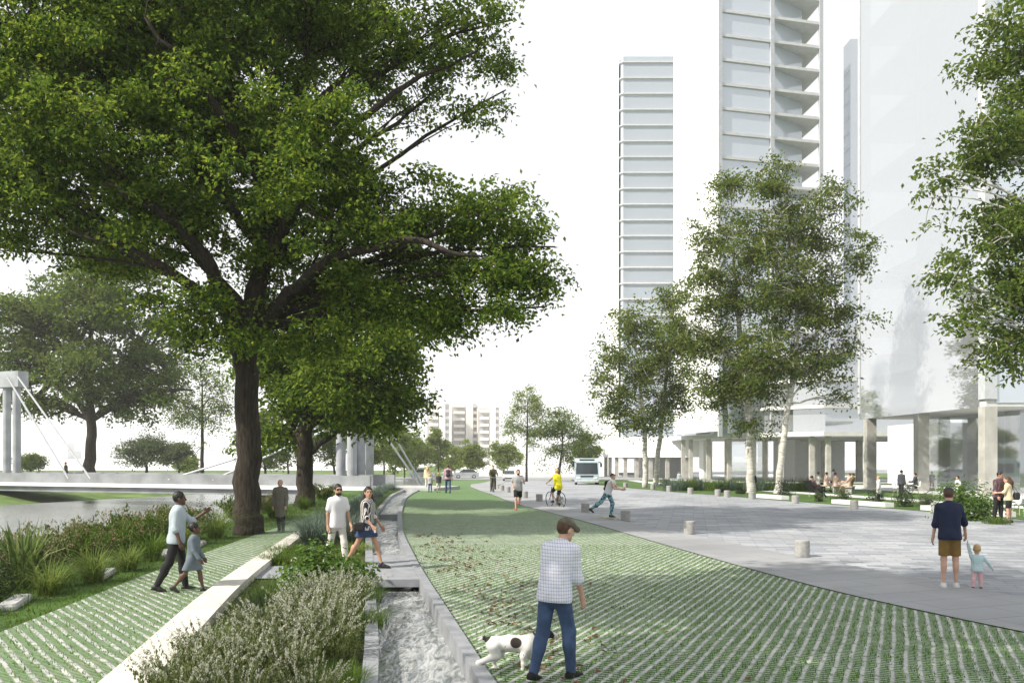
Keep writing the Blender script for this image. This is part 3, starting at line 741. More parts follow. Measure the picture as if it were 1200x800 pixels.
    nr = ori[idx] + rg.normal(0, .55, (N, 3)); td = off + rg.normal(0, .35, (N, 3)); td[:, 2] -= .25
    Ls = leaf * rg.uniform(.65, 1.25, N)
    V, Fq = leaves(pos, nr, td, Ls, Ls * .58)
    raw('crown', V, Fq, leafm, t)
    return t
def lob(Y, *l): return [((at(x, y, Y + dy)), (rx * (Y + dy) / F, dd, ry * (Y + dy) / F)) for (x, y, rx, ry, dy, dd) in l]
def tk(Y, *l): return [(at(x, y, Y), r) for x, y, r in l]
# the big tree over the path
b0 = P(290, 626); Y0 = b0.y
tree('large_tree', 'huge dark green tree with thick furrowed trunk between path and river, nearest of all', b0,
     [(b0 + Vector((0, 0, -.1)), .46), (at(290, 600, Y0), .40), (at(291, 540, Y0), .36), (at(290, 470, Y0), .34), (at(288, 420, Y0), .33), (at(292, 375, Y0), .32), (at(308, 310, Y0 + .2), .26), (at(316, 230, Y0 + .4), .22), (at(328, 140, Y0 + .4), .16)],
     lob(Y0, (40, 60, 120, 110, -2, 3.5), (170, 20, 120, 110, .5, 4), (110, 180, 130, 90, -2.5, 3.2), (265, 150, 110, 110, 1, 4), (350, 30, 110, 80, 1, 3.5),
         (370, 200, 90, 85, -1.5, 3.2), (475, 50, 75, 50, 0, 2.2), (570, 45, 55, 42, .3, 1.8), (562, 128, 34, 30, 0, .9), (500, 115, 40, 30, .5, 1.2),
         (460, 262, 90, 70, -1, 2.8), (565, 265, 75, 62, -1.5, 2.4), (600, 330, 48, 45, -1.5, 1.8), (520, 350, 60, 36, -1, 2), (415, 345, 80, 52, -1, 2.6),
         (10, 235, 70, 60, -1, 2.8), (190, 265, 75, 50, -1.5, 2.4), (330, 300, 70, 62, 1.5, 2.6), (110, 285, 70, 45, .5, 2.4),
         (120, -110, 190, 90, 0, 4.5), (380, -90, 150, 80, 0, 4), (-80, 130, 90, 130, 0, 3.5), (225, 345, 60, 36, -2.2, 1.8), (300, 395, 60, 34, -1.8, 1.5), (235, 400, 40, 28, -1.5, 1.3), (370, 400, 50, 36, -1.2, 1.6), (545, 368, 58, 26, -1.6, 1.7), (610, 300, 44, 50, -1.5, 1.6), (600, 362, 36, 22, -1.8, 1.2)),
     5.6, .145, 'leaf_oak', 'bark', forks=(.5, .9), per=46, clump=.25, seed=1, limb_r=.46, shell=.5, meso=.74,
     extra=[[(at(289, 440, Y0), .27), (at(264, 360, Y0 - .8), .22), (at(240, 295, Y0 - 1.8), .17), (at(190, 250, Y0 - 2.8), .12), (at(120, 215, Y0 - 3.6), .06)],
            [(at(294, 410, Y0), .24), (at(335, 345, Y0 - .8), .18), (at(395, 300, Y0 - 2), .13), (at(480, 280, Y0 - 3), .09), (at(560, 300, Y0 - 3.2), .04)],
            [(at(312, 310, Y0), .2), (at(352, 230, Y0 - .8), .15), (at(410, 150, Y0 - 1.2), .11), (at(480, 95, Y0 - 1.2), .07), (at(560, 60, Y0 - 1), .03)],
            [(at(262, 350, Y0 - 1), .14), (at(215, 330, Y0 - 2.4), .1), (at(150, 290, Y0 - 3.2), .07), (at(80, 270, Y0 - 3.6), .03)],
            [(at(316, 240, Y0), .16), (at(270, 150, Y0 - 2), .11), (at(220, 80, Y0 - 3), .07), (at(170, 20, Y0 - 3.4), .04)]])
# the second tree to its right
b1 = P(357, 594); Y1 = b1.y
tree('broadleaf_tree', 'second dark broadleaf tree, forked low, just right of the huge trunk', b1,
     [(b1 + Vector((0, 0, -.1)), .46), (at(357, 570, Y1), .38), (at(357, 500, Y1), .34), (at(362, 460, Y1), .28), (at(366, 420, Y1), .2)],
     lob(Y1, (400, 420, 80, 60, -1, 3), (460, 430, 55, 50, -1, 2.4), (330, 425, 55, 50, 0, 2.6), (480, 385, 45, 45, 0, 2.2), (390, 480, 70, 42, -1, 2.5), (320, 480, 45, 35, 1, 2), (440, 485, 45, 32, -.5, 2)),
     5, .24, 'leaf_oak', 'bark', forks=(.35, .85), per=30, clump=.38, seed=2, meso=1.15)
# the tree on the far bank
Y2 = 92
b2 = Vector((at(106, 548, Y2).x, Y2, -.8))
tree('riverside_tree', 'spreading green tree on the far bank above the footbridge deck', b2,
     [(b2, .7), (at(106, 520, Y2), .52), (at(107, 480, Y2), .46), (at(103, 440, Y2), .36), (at(103, 395, Y2), .2)],
     lob(Y2, (55, 375, 60, 50, 0, 5), (130, 350, 65, 50, -2, 5), (175, 410, 50, 55, 0, 5), (25, 430, 42, 45, 0, 4), (105, 425, 55, 50, -2, 5), (185, 465, 34, 32, 0, 3), (50, 475, 34, 24, 0, 3), (20, 375, 30, 30, 1, 3), (140, 470, 36, 28, 0, 3), (120, 310, 60, 34, 0, 4)),
     .62, .42, 'leaf_mid', 'bark', forks=(.45, .9), per=24, clump=.6, seed=3, twig=2.2, meso=1.5, limb_r=.55)
# birches of the plaza
def birch(label, pxb, Y, tpx, lb, dens, leaf, clump, seed, per=22, name='birch_tree', r=.2, meso=.62):
    b = Vector((at(pxb, 0, Y).x, Y, gz(Y)))
    tr_ = [(b + Vector((0, 0, -.15)), r * 1.25)] + [(at(x, y, Y), r * q) for x, y, q in tpx]
    return tree(name, label, b, tr_, lob(Y, *lb), dens, leaf, 'leaf_birch', 'birch', forks=(.28, .95), per=per, clump=clump, seed=seed, limb_r=.5, shell=.62, twig=.55, sag=.16, meso=meso)
birch('tallest pale trunked birch in front of the middle tower, leaning right', 911, 52,
      [(913, 560, 1), (920, 500, .9), (930, 440, .8), (935, 380, .65), (930, 300, .45), (915, 200, .2)],
      [(905, 215, 32, 42, 0, 1.6), (935, 270, 45, 42, 0, 2), (975, 240, 26, 34, 0, 1.3), (995, 300, 28, 40, 0, 1.3), (930, 345, 58, 50, 0, 2.6), (985, 365, 36, 34, 0, 1.7), (895, 420, 50, 42, 0, 2.2), (950, 425, 44, 34, 0, 2), (1000, 405, 20, 18, 0, .8), (985, 462, 16, 10, 0, .6), (890, 290, 40, 50, 0, 2)],
      4.4, .21, .34, 5)
birch('birch with whitish trunk just left of the tallest one', 880, 54,
      [(880, 550, 1), (878, 500, .9), (872, 430, .75), (862, 350, .55), (858, 260, .25)],
      [(862, 215, 22, 36, 0, 1.2), (845, 275, 34, 40, 0, 1.7), (818, 325, 26, 34, 0, 1.3), (855, 350, 44, 42, 0, 2), (828, 405, 42, 42, 0, 1.9), (868, 450, 44, 38, 0, 2), (835, 462, 30, 26, 0, 1.4), (800, 380, 20, 28, 0, 1), (878, 500, 28, 20, 0, 1.2)],
      4.4, .21, .34, 6, r=.24)
birch('slender birch nearest the coach with grey trunk', 756, 68,
      [(756, 540, 1), (755, 500, .9), (750, 450, .7), (742, 385, .3)],
      [(742, 385, 30, 32, 0, 2), (718, 420, 24, 26, 0, 1.6), (756, 432, 36, 34, 0, 2.2), (722, 465, 28, 26, 0, 1.8), (748, 490, 32, 24, 0, 2), (700, 440, 12, 12, 0, .8)],
      3.2, .25, .4, 7)
birch('thin double birch right of the slender one', 768, 70,
      [(770, 540, 1), (775, 500, .9), (782, 430, .65), (786, 360, .25)],
      [(786, 352, 20, 26, 0, 1.4), (800, 395, 24, 34, 0, 1.8), (778, 405, 24, 34, 0, 1.6), (792, 455, 26, 32, 0, 1.8), (772, 480, 22, 22, 0, 1.5), (805, 345, 12, 16, 0, .8)],
      3.2, .25, .4, 8)
bR = Vector((18.3, 25.5, 0))
tree('plaza_tree', 'bright green plaza tree cut off by the right edge of the picture', bR,
     [(bR, .3), (at(1316, 480, 25.5), .24), (at(1310, 350, 25.5), .2), (at(1300, 200, 25.5), .15), (at(1290, 60, 25.5), .1)],
     lob(25.5, (1190, 60, 40, 62, 0, 1.6), (1155, 185, 58, 42, 0, 1.6), (1100, 210, 26, 20, 0, .8), (1175, 262, 62, 48, 0, 1.8), (1105, 330, 38, 18, 0, .9), (1190, 340, 50, 44, 0, 1.6), (1165, 400, 42, 26, 0, 1.1), (1128, 372, 26, 14, 0, .7), (1265, 150, 80, 120, 0, 2.6), (1270, 340, 90, 80, 0, 2.6), (1210, 410, 40, 26, 0, 1.2), (1185, 130, 32, 36, 0, 1.2), (1300, 0, 90, 80, 0, 3)),
     11, .17, 'leaf_mid', 'birch', forks=(.3, .95), per=20, clump=.24, seed=9, limb_r=.5, shell=.6, meso=.6)
# more distant trees: each its own crown and trunk
def far_tree(label, px, by, cx, cyy, rx, ry, Y, leafm, seed, group='trees across the river', name='distant_tree', dens=None, leaf=None):
    rg = random.Random(seed)
    z0 = CH + (HZ - by) * Y / F
    b = Vector(((px - 600) / F * Y, Y, min(z0, float(terr(np.array((px - 600) / F * Y), np.array(float(Y)))) + .05)))
    s = Y / F; L = []
    for k in range(7):
        a = k * .9 + rg.random(); q = rg.uniform(.35, .62)
        L.append((cx + rx * q * math.cos(a), cyy + ry * q * math.sin(a), rx * rg.uniform(.36, .52), ry * rg.uniform(.34, .5), 0, rx * s * .5))
    rr = max(.12, rx * s * .045)
    vol = sum(4.19 * l[3] * s * l[2] * s * l[5] for l in L)
    area = 3.14 * rx * ry * s * s
    lf = leaf or max(.3, 2.6 * Y / 1000)
    ncl = 330; d = dens or ncl / vol
    return tree(name, label, b, [(b, rr * 1.2), (at(px, (by + cyy + ry) / 2, Y), rr), (at(cx, cyy + ry * .3, Y), rr * .7), (at(cx, cyy - ry * .4, Y), rr * .3)],
                lob(Y, *L), d, lf, leafm, 'bark', group, forks=(.4, .95), per=20, clump=max(.35, rx * s * .12), seed=seed, twig=max(.6, rx * s * .15), shell=.55, meso=max(.8, rx * s * .3))
FT = [
 ('slim tree with bare lower trunk between the bank tree and the huge trunk', 237, 552, 237, 468, 46, 58, 112, 'leaf_mid'),
 ('loose rounded tree behind the footbridge, left of the slim one', 172, 552, 170, 526, 34, 22, 118, 'leaf_dusk'),
 ('small pale bush like tree right behind the footbridge parapet', 210, 554, 206, 530, 20, 16, 130, 'leaf_dusk'),
 ('small round bush tree near the left pylon', 36, 552, 36, 540, 12, 7, 120, 'leaf_mid'),
 ('small yellow green bush at the bridge parapet beside the slim tree', 222, 553, 219, 543, 14, 9, 140, 'leaf_pale'),
 ('tree directly right of the huge trunk in the second row', 311, 556, 308, 510, 30, 38, 105, 'leaf_mid'),
 ('tree half hidden behind the forked trunk', 338, 556, 335, 520, 22, 30, 120, 'leaf_mid'),
 ('tree rising behind the near pylon columns', 392, 558, 388, 510, 30, 40, 100, 'leaf_mid'),
 ('bushy tree right of the near pylon', 436, 558, 438, 520, 28, 32, 118, 'leaf_pale'),
 ('paler tree behind the two slanting cables', 462, 558, 466, 526, 22, 28, 135, 'leaf_pale'),
 ('yellowish light tree in front of the left apartment tower', 488, 558, 486, 528, 20, 26, 150, 'leaf_pale'),
 ('light green tree before the gap between apartment towers', 514, 559, 513, 524, 16, 24, 155, 'leaf_pale'),
 ('tall leafy tree immediately right of the near pylon slab', 424, 559, 424, 510, 22, 36, 108, 'leaf_pale'),
 ('rounded green tree standing behind the tops of the slanting cables', 450, 559, 450, 514, 22, 34, 126, 'leaf_mid'),
 ('light leafy tree left of the yellowish one by the apartments', 474, 559, 474, 518, 18, 32, 142, 'leaf_pale'),
 ('light green tree right of the gap between apartment towers', 533, 559, 533, 538, 14, 16, 165, 'leaf_pale'),
 ('compact green tree beneath the middle apartment tower', 553, 558, 553, 534, 20, 18, 150, 'leaf_pale'),
 ('light yellow green tree left of the tallest far tree', 590, 557, 592, 532, 20, 20, 160, 'leaf_pale'),
]
for k, f in enumerate(FT): far_tree(f[0], f[1], f[2], f[3], f[4], f[5], f[6], f[7], f[8], 30 + k)
far_tree('tallest airy far tree at the bend of the road', 617, 556, 618, 487, 30, 46, 120, 'leaf_pale', 60, 'trees at the bend of the road', 'roadside_tree', leaf=.26)
far_tree('broad darker tree left of the coach', 655, 558, 659, 512, 36, 40, 118, 'leaf_mid', 61, 'trees at the bend of the road', 'roadside_tree')
far_tree('dark tree right behind the coach', 690, 558, 688, 528, 18, 20, 150, 'leaf_oak', 62, 'trees at the bend of the road', 'roadside_tree')

# a tree outside the picture on the left, whose shade falls over the foreground
b3 = Vector((-9.3, 3.5, 0))
tree('broadleaf_tree', 'tall broadleaf tree standing beside the path left of the viewer', b3,
     [(b3, .5), (b3 + Vector((0, 0, 4)), .4), (b3 + Vector((.2, .2, 9)), .3), (b3 + Vector((.3, .3, 15)), .15)],
     [(b3 + Vector(p), r) for p, r in [((-1, -2, 13), (3, 3, 2.4)), ((1.5, 2.5, 14), (3, 2.6, 2.2)), ((-3, 2, 15.5), (2.6, 2.6, 2.2)), ((2.5, -1.5, 17), (2.6, 2.6, 2)), ((0, 1, 19), (3, 3, 2)), ((0, 4.5, 16.5), (2.4, 2, 1.8)), ((1, 6, 13.5), (2, 1.6, 1.4))]],
     2.6, .28, 'leaf_oak', 'bark', forks=(.5, .95), per=26, clump=.5, seed=21, meso=1.0)
# ------------------------------------------------------------------ plants
MT['blade_green'] = leafmat('green_blades', [(.045, .095, .014), (.075, .14, .02), (.13, .18, .035)], .35)
MT['blade_fresh'] = leafmat('fresh_blades', [(.09, .15, .03), (.14, .2, .045), (.2, .24, .07)], .4)
MT['paver_blades'] = leafmat('short_turf_blades', [(.035, .11, .008), (.07, .18, .014), (.12, .22, .025)], .4)
MT['blade_blue'] = leafmat('blue_green_blades', [(.07, .11, .085), (.11, .155, .12), (.17, .21, .17)], .25)
MT['blade_dark'] = leafmat('dark_leaves', [(.018, .035, .014), (.035, .06, .022), (.06, .085, .035)], .3)
MT['blade_yucca'] = leafmat('sword_leaves', [(.07, .12, .03), (.11, .17, .045), (.3, .34, .14)], .3)
MT['heath'] = leafmat('olive_leaves', [(.06, .09, .028), (.12, .155, .05), (.2, .225, .1)], .35)
MT['spike'] = leafmat('dry_pale_flowers', [(.36, .36, .27), (.5, .5, .41), (.66, .66, .6)], .3)
MT['pinkish'] = leafmat('dusky_flowers', [(.22, .13, .09), (.3, .2, .14), (.36, .3, .22)], .3)
MT['petal'] = leafmat('white_petals', [(.6, .66, .5), (.75, .77, .7), (.82, .82, .8)], .3)
MT['hyd'] = leafmat('bright_green_leaves', [(.05, .11, .02), (.09, .17, .03), (.14, .22, .05)], .4)
def disc(n, r, rg):
    a = rg.uniform(0, 6.283, n); q = np.sqrt(rg.random(n)) * r
    return np.stack([q * np.cos(a), q * np.sin(a), np.zeros(n)], 1), a
def tuft_mesh(n, r, L, W, droop, seed, spread=.5, seg=4):
    rg = np.random.default_rng(seed); b, a = disc(n, r, rg)
    a = np.where(rg.random(n) < spread, a, rg.uniform(0, 6.283, n))
    return blades(b, L * rg.uniform(.55, 1.1, n), W * rg.uniform(.7, 1.3, n), a, droop * rg.uniform(.3, 1.4, n), seg)
def tuft(name, label, cat, loc, n, r, L, W, droop, m, seed, group=None):
    V, Fs = tuft_mesh(n, r, L, W, droop, seed); o = raw(name, V, Fs, m)
    o.location = loc; o.rotation_euler.z = seed * 1.7
    return tag(o, label, cat, group)
def bush_mesh(n, rad, leaf, seed, low=.05, wide=.62):
    """a mound of leaves over short boughs, uneven outline"""
    rg = np.random.default_rng(seed); k = max(10, n // 45)
    u = rg.normal(size=(k, 3)); u[:, 2] = np.abs(u[:, 2]); u /= np.linalg.norm(u, axis=1)[:, None]
    c = u * np.array(rad) * (rg.random(k) ** .4 * rg.uniform(.8, 1.12, k))[:, None] ; c[:, 2] += low
    i = rg.integers(0, k, n); p = c[i] + rg.normal(size=(n, 3)) * (np.mean(rad) * .17)
    p[:, 2] = np.maximum(p[:, 2], .02)
    nr = u[i] + rg.normal(0, .5, (n, 3)) + (0, 0, .4); td = u[i] + rg.normal(0, .6, (n, 3))
    L = leaf * rg.uniform(.6, 1.25, n)
    return leaves(p, nr, td, L, L * wide), c, u
def stems(c, r=.012, seed=0):
    mb = MB(); rg = np.random.default_rng(seed)
    for e in c[::2]:
        b = np.array([e[0] * .15, e[1] * .15, 0]); mb.tube([b, (b + e) / 2 + rg.normal(0, .03, 3), e], [r, r * .7, r * .35], 4, cap=False)
    return mb
def bush(name, label, loc, rad, n, leaf, m, seed, group=None, flowers=None, fl=40, cat='shrub', wide=.62, fsize=.05):
    t = thing(name, label, cat, loc, 0, group)
    (V, Fq), c, u = bush_mesh(n, rad, leaf, seed, wide=wide)
    raw('foliage', V, Fq, m, t); stems(c, .01 + .006 * max(rad), seed).build('stem', 'bark', t)
    if flowers:
        rg = np.random.default_rng(seed + 5); k = rg.integers(0, len(c), fl)
        pc = c[k] * 1.06 + rg.normal(0, .04, (fl, 3)) * np.mean(rad) * 1.2; i = np.repeat(np.arange(fl), 14)
        q = rg.normal(size=(len(i), 3)); q /= np.linalg.norm(q, axis=1)[:, None]; q[:, 2] = np.abs(q[:, 2])
        V, Fq = leaves(pc[i] + q * fsize, q, rg.normal(size=(len(i), 3)), fsize * .9, fsize * .8, .1)
        raw('flower_head', V, Fq, flowers, t)['kind'] = 'stuff'
    return t
# --- pale flowering heath in the front of the bed: three plants built, then copied
def heath(seed, H, r, label, loc):
    rg = np.random.default_rng(seed); t = thing('heath_shrub', label, 'shrub', loc, 0, 'pale flowering heath in the front bed')
    n = 130; b, a = disc(n, r, rg); L = H * rg.uniform(.6, 1.08, n); dr = .15 + .38 * rg.random(n) * np.hypot(b[:, 0], b[:, 1]) / r; L[:int(n * .42)] *= 1.15
    V1, F1 = blades(b, L, np.full(n, .009), a, dr, 4)
    # leaflets up every stem, and pale dry flowers on the upper third
    def along(m_, lo, hi, sz, sp, fr=1.0):
        i = rg.integers(0, int(n * fr), m_); q = rg.uniform(lo, hi, m_)
        p = b[i].copy(); out = np.stack([np.cos(a[i]), np.sin(a[i]), 0 * q], 1)
        p += out * (L[i] * dr[i] * (.25 * q + .75 * q * q))[:, None]; p[:, 2] += L[i] * (q - .55 * dr[i] * q ** 3)
        nn = rg.normal(size=(m_, 3)); p += nn * sp; td = nn * .6 + np.array([0, 0, 1.1])
        s_ = sz * rg.uniform(.6, 1.3, m_)
        return leaves(p, nn, td, s_, s_ * .42)
    V2, F2 = along(3600, .05, .85, .05, .014)
    raw('foliage', *merge([(V1, F1), (V2, F2)]), 'heath', t)
    raw('flower_spike', *along(1900, .62, 1.02, .024, .008, .42), 'spike', t)['kind'] = 'stuff'
    return t
hs = [(-1.85, 7.9, .5), (-2.5, 7.75, .62), (-3.05, 7.9, .7), (-2.15, 8.75, .66), (-2.75, 8.85, .72), (-3.25, 9.3, .62), (-1.98, 9.7, .74), (-2.45, 10.0, .82), (-2.95, 10.4, .66), (-2.25, 10.9, .8), (-2.75, 11.6, .74), (-2.35, 12.0, .82), (-2.75, 12.9, .7), (-2.6, 13.5, .62)]
where = ['frontmost beside the channel edge', 'second from the channel at the very front', 'at the front nearest the pale kerb', 'in the second row beside the channel', 'in the middle of the second row', 'in second row leaning on the kerb', 'tallest by channel in third row', 'tallest in the middle of the third row', 'in third row on the kerb side', 'in fourth row beside the channel', 'in fourth row away from channel', 'behind the fourth row, tall by the channel', 'just below the white flowered hydrangea', 'last in row, touching the hydrangea']
protos = []
for k, ((x, y, H), wh) in enumerate(zip(hs, where)):
    lab = 'pale flowering heath ' + wh
    if k < 3: t = heath(70 + k, .78, .34, lab, (x, y, -.02)); protos.append(t)
    else: t = copy_thing(protos[k % 3], (x - (.16 if x > -2.5 else .05), y, -.02), k * 1.3, lab)
    s_ = H / .86; t.scale = (min(1.15, s_ * 1.1), min(1.15, s_ * 1.1), s_)
# --- grasses
GT = 'green grass tufts in the front bed'
for k, (x, y, L, lab) in enumerate([(-3.35, 11.3, .55, 'soft dark grass mound against the kerb beside the heath'), (-3.55, 12.3, .6, 'soft dark grass mound leaning on the kerb, larger one'), (-3.3, 13.3, .5, 'soft grass mound left of the hydrangea'), (-3.9, 13.9, .42, 'small grass mound on the kerb before stepping path'), (-3.45, 10.2, .45, 'small wispy grass clump on the kerb edge'), (-1.75, 8.5, .4, 'low green grass by channel edge in front'), (-2.0, 11.7, .4, 'low green grass by channel edge halfway to slab'), (-2.35, 13.6, .42, 'low green grass by channel edge near slab')]):
    tuft('grass_clump', lab, 'grass clump', (x, y, -.02), 420, .3, L, .011, .75, 'blade_green' if k not in (0, 1) else 'blade_dark', 100 + k, GT)
for k, (x, y, L, lab) in enumerate([(-5.1, 18.7, .42, 'short green grass clump right after the stepping path'), (-4.6, 18.6, .36, 'short green grass clump left of the walking couple'), (-5.35, 20.0, .42, 'short green grass clump by kerb before blue grass'), (-4.2, 19.3, .38, 'short green grass clump behind the white shirted man'), (-4.9, 20.0, .38, 'short green grass clump between kerb and blue grass'), (-3.75, 20.6, .4, 'short green grass clump behind the woman by channel')]):
    tuft('grass_clump', lab, 'grass clump', (x, y, -.02), 420, .42, L, .014, .8, 'blade_fresh' if k % 2 else 'blade_green', 120 + k, 'short green grass beyond the stepping path')
FG = [(-5.15, 22.2, 1.25, .55, 'largest blue green fountain grass beside the kerb'), (-4.6, 23.6, 1.2, .5, 'blue green fountain grass behind the white shirted man'), (-5.6, 25.2, 1.15, .5, 'blue green fountain grass by kerb behind largest one'), (-4.6, 26.2, 1.2, .5, 'blue green fountain grass behind the dark haired woman'), (-5.6, 30.5, 1.1, .5, 'blue green fountain grass halfway along far bed'), (-6.3, 35.5, 1.1, .55, 'blue green fountain grass near the weir'), (-6.7, 40, 1.0, .5, 'blue green fountain grass beyond the weir'), (-7.3, 46, 1.0, .5, 'blue green fountain grass where the bed narrows'), (-7.9, 52, .95, .5, 'small blue green grass before the far family'), (-8.3, 58, .9, .5, 'farthest blue green grass at end of bed')]
for k, (x, y, L, r, lab) in enumerate(FG):
    tuft('fountain_grass', lab, 'ornamental grass', (x, y, gz(y) - .02), 620, r * .55, L, .02, 1.15, 'blade_blue', 140 + k, 'blue green fountain grasses in the bed')
bush('round_shrub', 'pale yellow green round shrub by the second tree foot', (-6.2, 29.5, 0), (.6, .6, .75), 1500, .06, 'blade_fresh', 160)
bush('hydrangea', 'green hydrangea with round white flower heads before the walking couple', (-3.35, 14.85, -.02), (.78, .62, .62), 2300, .11, 'hyd', 161, None, 'petal', 26, wide=.72, fsize=.055)
bush('hydrangea', 'smaller hydrangea with greenish white flower heads by the channel edge', (-2.75, 14.9, -.02), (.42, .42, .46), 1000, .10, 'hyd', 162, None, 'petal', 9, wide=.72, fsize=.05)
# --- river side
def reed(name, label, loc, H, r, seed, m='blade_green', fl='pinkish', group='leafy shrubs along the river bank'):
    rg = np.random.default_rng(seed); t = thing(name, label, 'shrub', loc, 0, group); n = 70
    b, a = disc(n, r * .7, rg); L = H * rg.uniform(.6, 1.1, n); dr = .15 + .5 * rg.random(n)
    V1, F1 = blades(b, L, np.full(n, .018), a, dr, 4)
    m_ = 2100; i = rg.integers(0, n, m_); q = rg.uniform(.1, 1, m_); p = b[i].copy(); out = np.stack([np.cos(a[i]), np.sin(a[i]), 0 * q], 1)
    p += out * (L[i] * dr[i] * (.25 * q + .75 * q * q))[:, None]; p[:, 2] += L[i] * (q - .55 * dr[i] * q ** 3)
    nn = rg.normal(size=(m_, 3)); nn[:, 2] = np.abs(nn[:, 2]); p += nn * .05; s_ = rg.uniform(.07, .15, m_)
    V2, F2 = leaves(p, nn, nn * [1, 1, .3] + [0, 0, .45], s_, s_ * .34)
    raw('foliage', *merge([(V1, F1), (V2, F2)]), m, t)
    if fl:
        k = 420; i = rg.integers(0, n, k); q = rg.uniform(.9, 1.06, k); p = b[i].copy(); out = np.stack([np.cos(a[i]), np.sin(a[i]), 0 * q], 1)
        p += out * (L[i] * dr[i] * (.25 * q + .75 * q * q))[:, None]; p[:, 2] += L[i] * (q - .55 * dr[i] * q ** 3); p += rg.normal(0, .05, (k, 3))
        raw('flower_spray', *leaves(p, rg.normal(size=(k, 3)), rg.normal(size=(k, 3)) + [0, 0, 1], .05, .03), fl, t)['kind'] = 'stuff'
    return t
RD = [(-9.3, 14.2, 1.0, 'leafy bank shrub behind the sword leaved plant'), (-9.2, 16.2, 1.15, 'leafy bank shrub right of the sword leaved plant'), (-9.0, 17.8, 1.1, 'leafy bank shrub between sword plant and strolling pair'), (-10.3, 16.4, 1.2, 'rear leafy bank shrub near the water, left one'), (-10.3, 19.0, 1.35, 'rear leafy bank shrub near water, left of the strolling pair'), (-9.1, 19.6, 1.2, 'leafy bank shrub beside the strolling pair'), (-9.3, 21.4, 1.45, 'tallest leafy bank shrub, behind the strolling pair'), (-10.5, 21.8, 1.5, 'rear leafy shrub at water edge behind the pair'), (-9.2, 23.4, 1.3, 'leafy bank shrub right of the strolling pair'), (-10.6, 25.0, 1.4, 'rear leafy bank shrub left of the huge trunk'), (-9.9, 13.0, .9, 'leafy bank shrub cut off by the left edge'), (-11.0, 28, 1.3, 'rear leafy bank shrub behind the huge trunk'), (-9.8, 30.5, 1.2, 'leafy bank shrub right of the huge trunk behind the old man'), (-10, 34.5, 1.2, 'leafy bank shrub beyond the old man'), (-9.7, 44, 1.2, 'farthest leafy bank shrub near the footbridge')]
for k, (x, y, H, lab) in enumerate(RD):
    z = float(terr(np.array(x), np.array(float(y)))); z = max(z, -.5)
    reed('bank_shrub', lab, (x, y, z), H * .78 - min(0, z) * .3, .55, 180 + k, ['blade_green', 'heath', 'blade_green'][k % 3], 'pinkish' if k % 4 != 3 else None)
YU = [(-8.55, 14.9, 1.35, 'large sword leaved plant with pale leaf edges on the river side')]
for x, y, L, lab in YU:
    V, Fs = tuft_mesh(95, .16, L, .075, .42, 210); V2, F2 = tuft_mesh(30, .14, L * .9, .07, 1.3, 211)
    tag(raw('sword_plant', *merge([(V, Fs), (V2, F2)]), 'blade_yucca'), lab, 'plant').location = (x, y, 0)
for k, (x, y, L, lab) in enumerate([(-7.75, 14.3, .75, 'arching grass tuft at path edge right of sword plant'), (-7.7, 15.7, .8, 'arching grass tuft at path edge, second along'), (-7.75, 17.2, .7, 'arching grass tuft at path edge, third along'), (-8.0, 18.9, .85, 'arching grass tuft at path edge beside the strolling pair'), (-8.35, 24.0, 1.15, 'bright arching grass just left of the huge trunk'), (-8.5, 22.4, .9, 'bright arching grass between strolling pair and huge trunk'), (-8.8, 31.5, .8, 'arching grass tuft right behind the huge trunk'), (-8.9, 36.5, .8, 'arching grass tuft beyond the old man'), (-8.1, 12.3, .6, 'dark low grass tuft at lower left path edge')]):
    tuft('arching_grass', lab, 'ornamental grass', (x, y, 0), 260, .16, L * 1.15, .02, .95, 'blade_fresh' if k in (0, 1, 2, 4, 5) else 'blade_green', 220 + k, 'arching grasses along the path')
bush('dark_shrub', 'dark feathery shrub at the left edge in front of sword plant', (-8.5, 13.3, 0), (.75, .6, .8), 2600, .07, 'blade_dark', 240, wide=.4)
bush('dark_shrub', 'dark low shrub at the lower left corner beside path', (-8.0, 12.0, 0), (.5, .5, .5), 1500, .06, 'blade_dark', 241, wide=.4)
bush('dark_shrub', 'dark round shrub at water edge left of the huge trunk', (-9.4, 25.6, -.1), (.7, .6, .8), 1500, .08, 'blade_dark', 242)
for k, (x, y, rz, lab) in enumerate([(-7.75, 13.3, .3, 'flat pale stone by the path below the sword plant'), (-7.9, 16.5, .25, 'flat pale stone between two arching grasses'), (-8.05, 20.0, .35, 'flat pale stone beside the strolling pair'), (-8.1, 22.0, .2, 'flat pale stone nearest the bright arching grass')]):
    o = MB().box((0, 0, .05), (.28, 1.1, .12), bev=.04).build('edging_stone', 'concrete'); o.location = (x, y, 0); o.rotation_euler.z = rz
    tag(o, lab, 'stone', 'flat stones along the path')
# --- garden along the plaza
GS = [(779, 570, .75, 'round dark shrub below the slender birch'), (816, 571, .8, 'round dark shrub between the two birch groups'), (915, 581, 1.0, 'round grey green shrub below the tallest birch'), (986, 588, .8, 'dark shrub at plaza edge below the seated group'), (1027, 592, .8, 'dark shrub at plaza edge below the walking white clad woman'), (1060, 594, .85, 'dark wide shrub at plaza edge below the standing man'), (1086, 596, .7, 'dark shrub just left of the navy shirted man'), (845, 577, .55, 'small green shrub left of the blue clad pedestrian'), (868, 579, .5, 'small green shrub right beside the blue clad pedestrian'), (958, 588, .5, 'small grey shrub right of the tallest birch shrub')]
for k, (px, py, H, lab) in enumerate(GS):
    b = P(px, py); bush('garden_shrub', lab, b, (H * .62, H * .6, H), 900, .09 + .02 * (b.y > 50), 'blade_dark' if k % 3 else 'leaf_dusk', 250 + k, 'dark shrubs along the plaza edge', wide=.5)
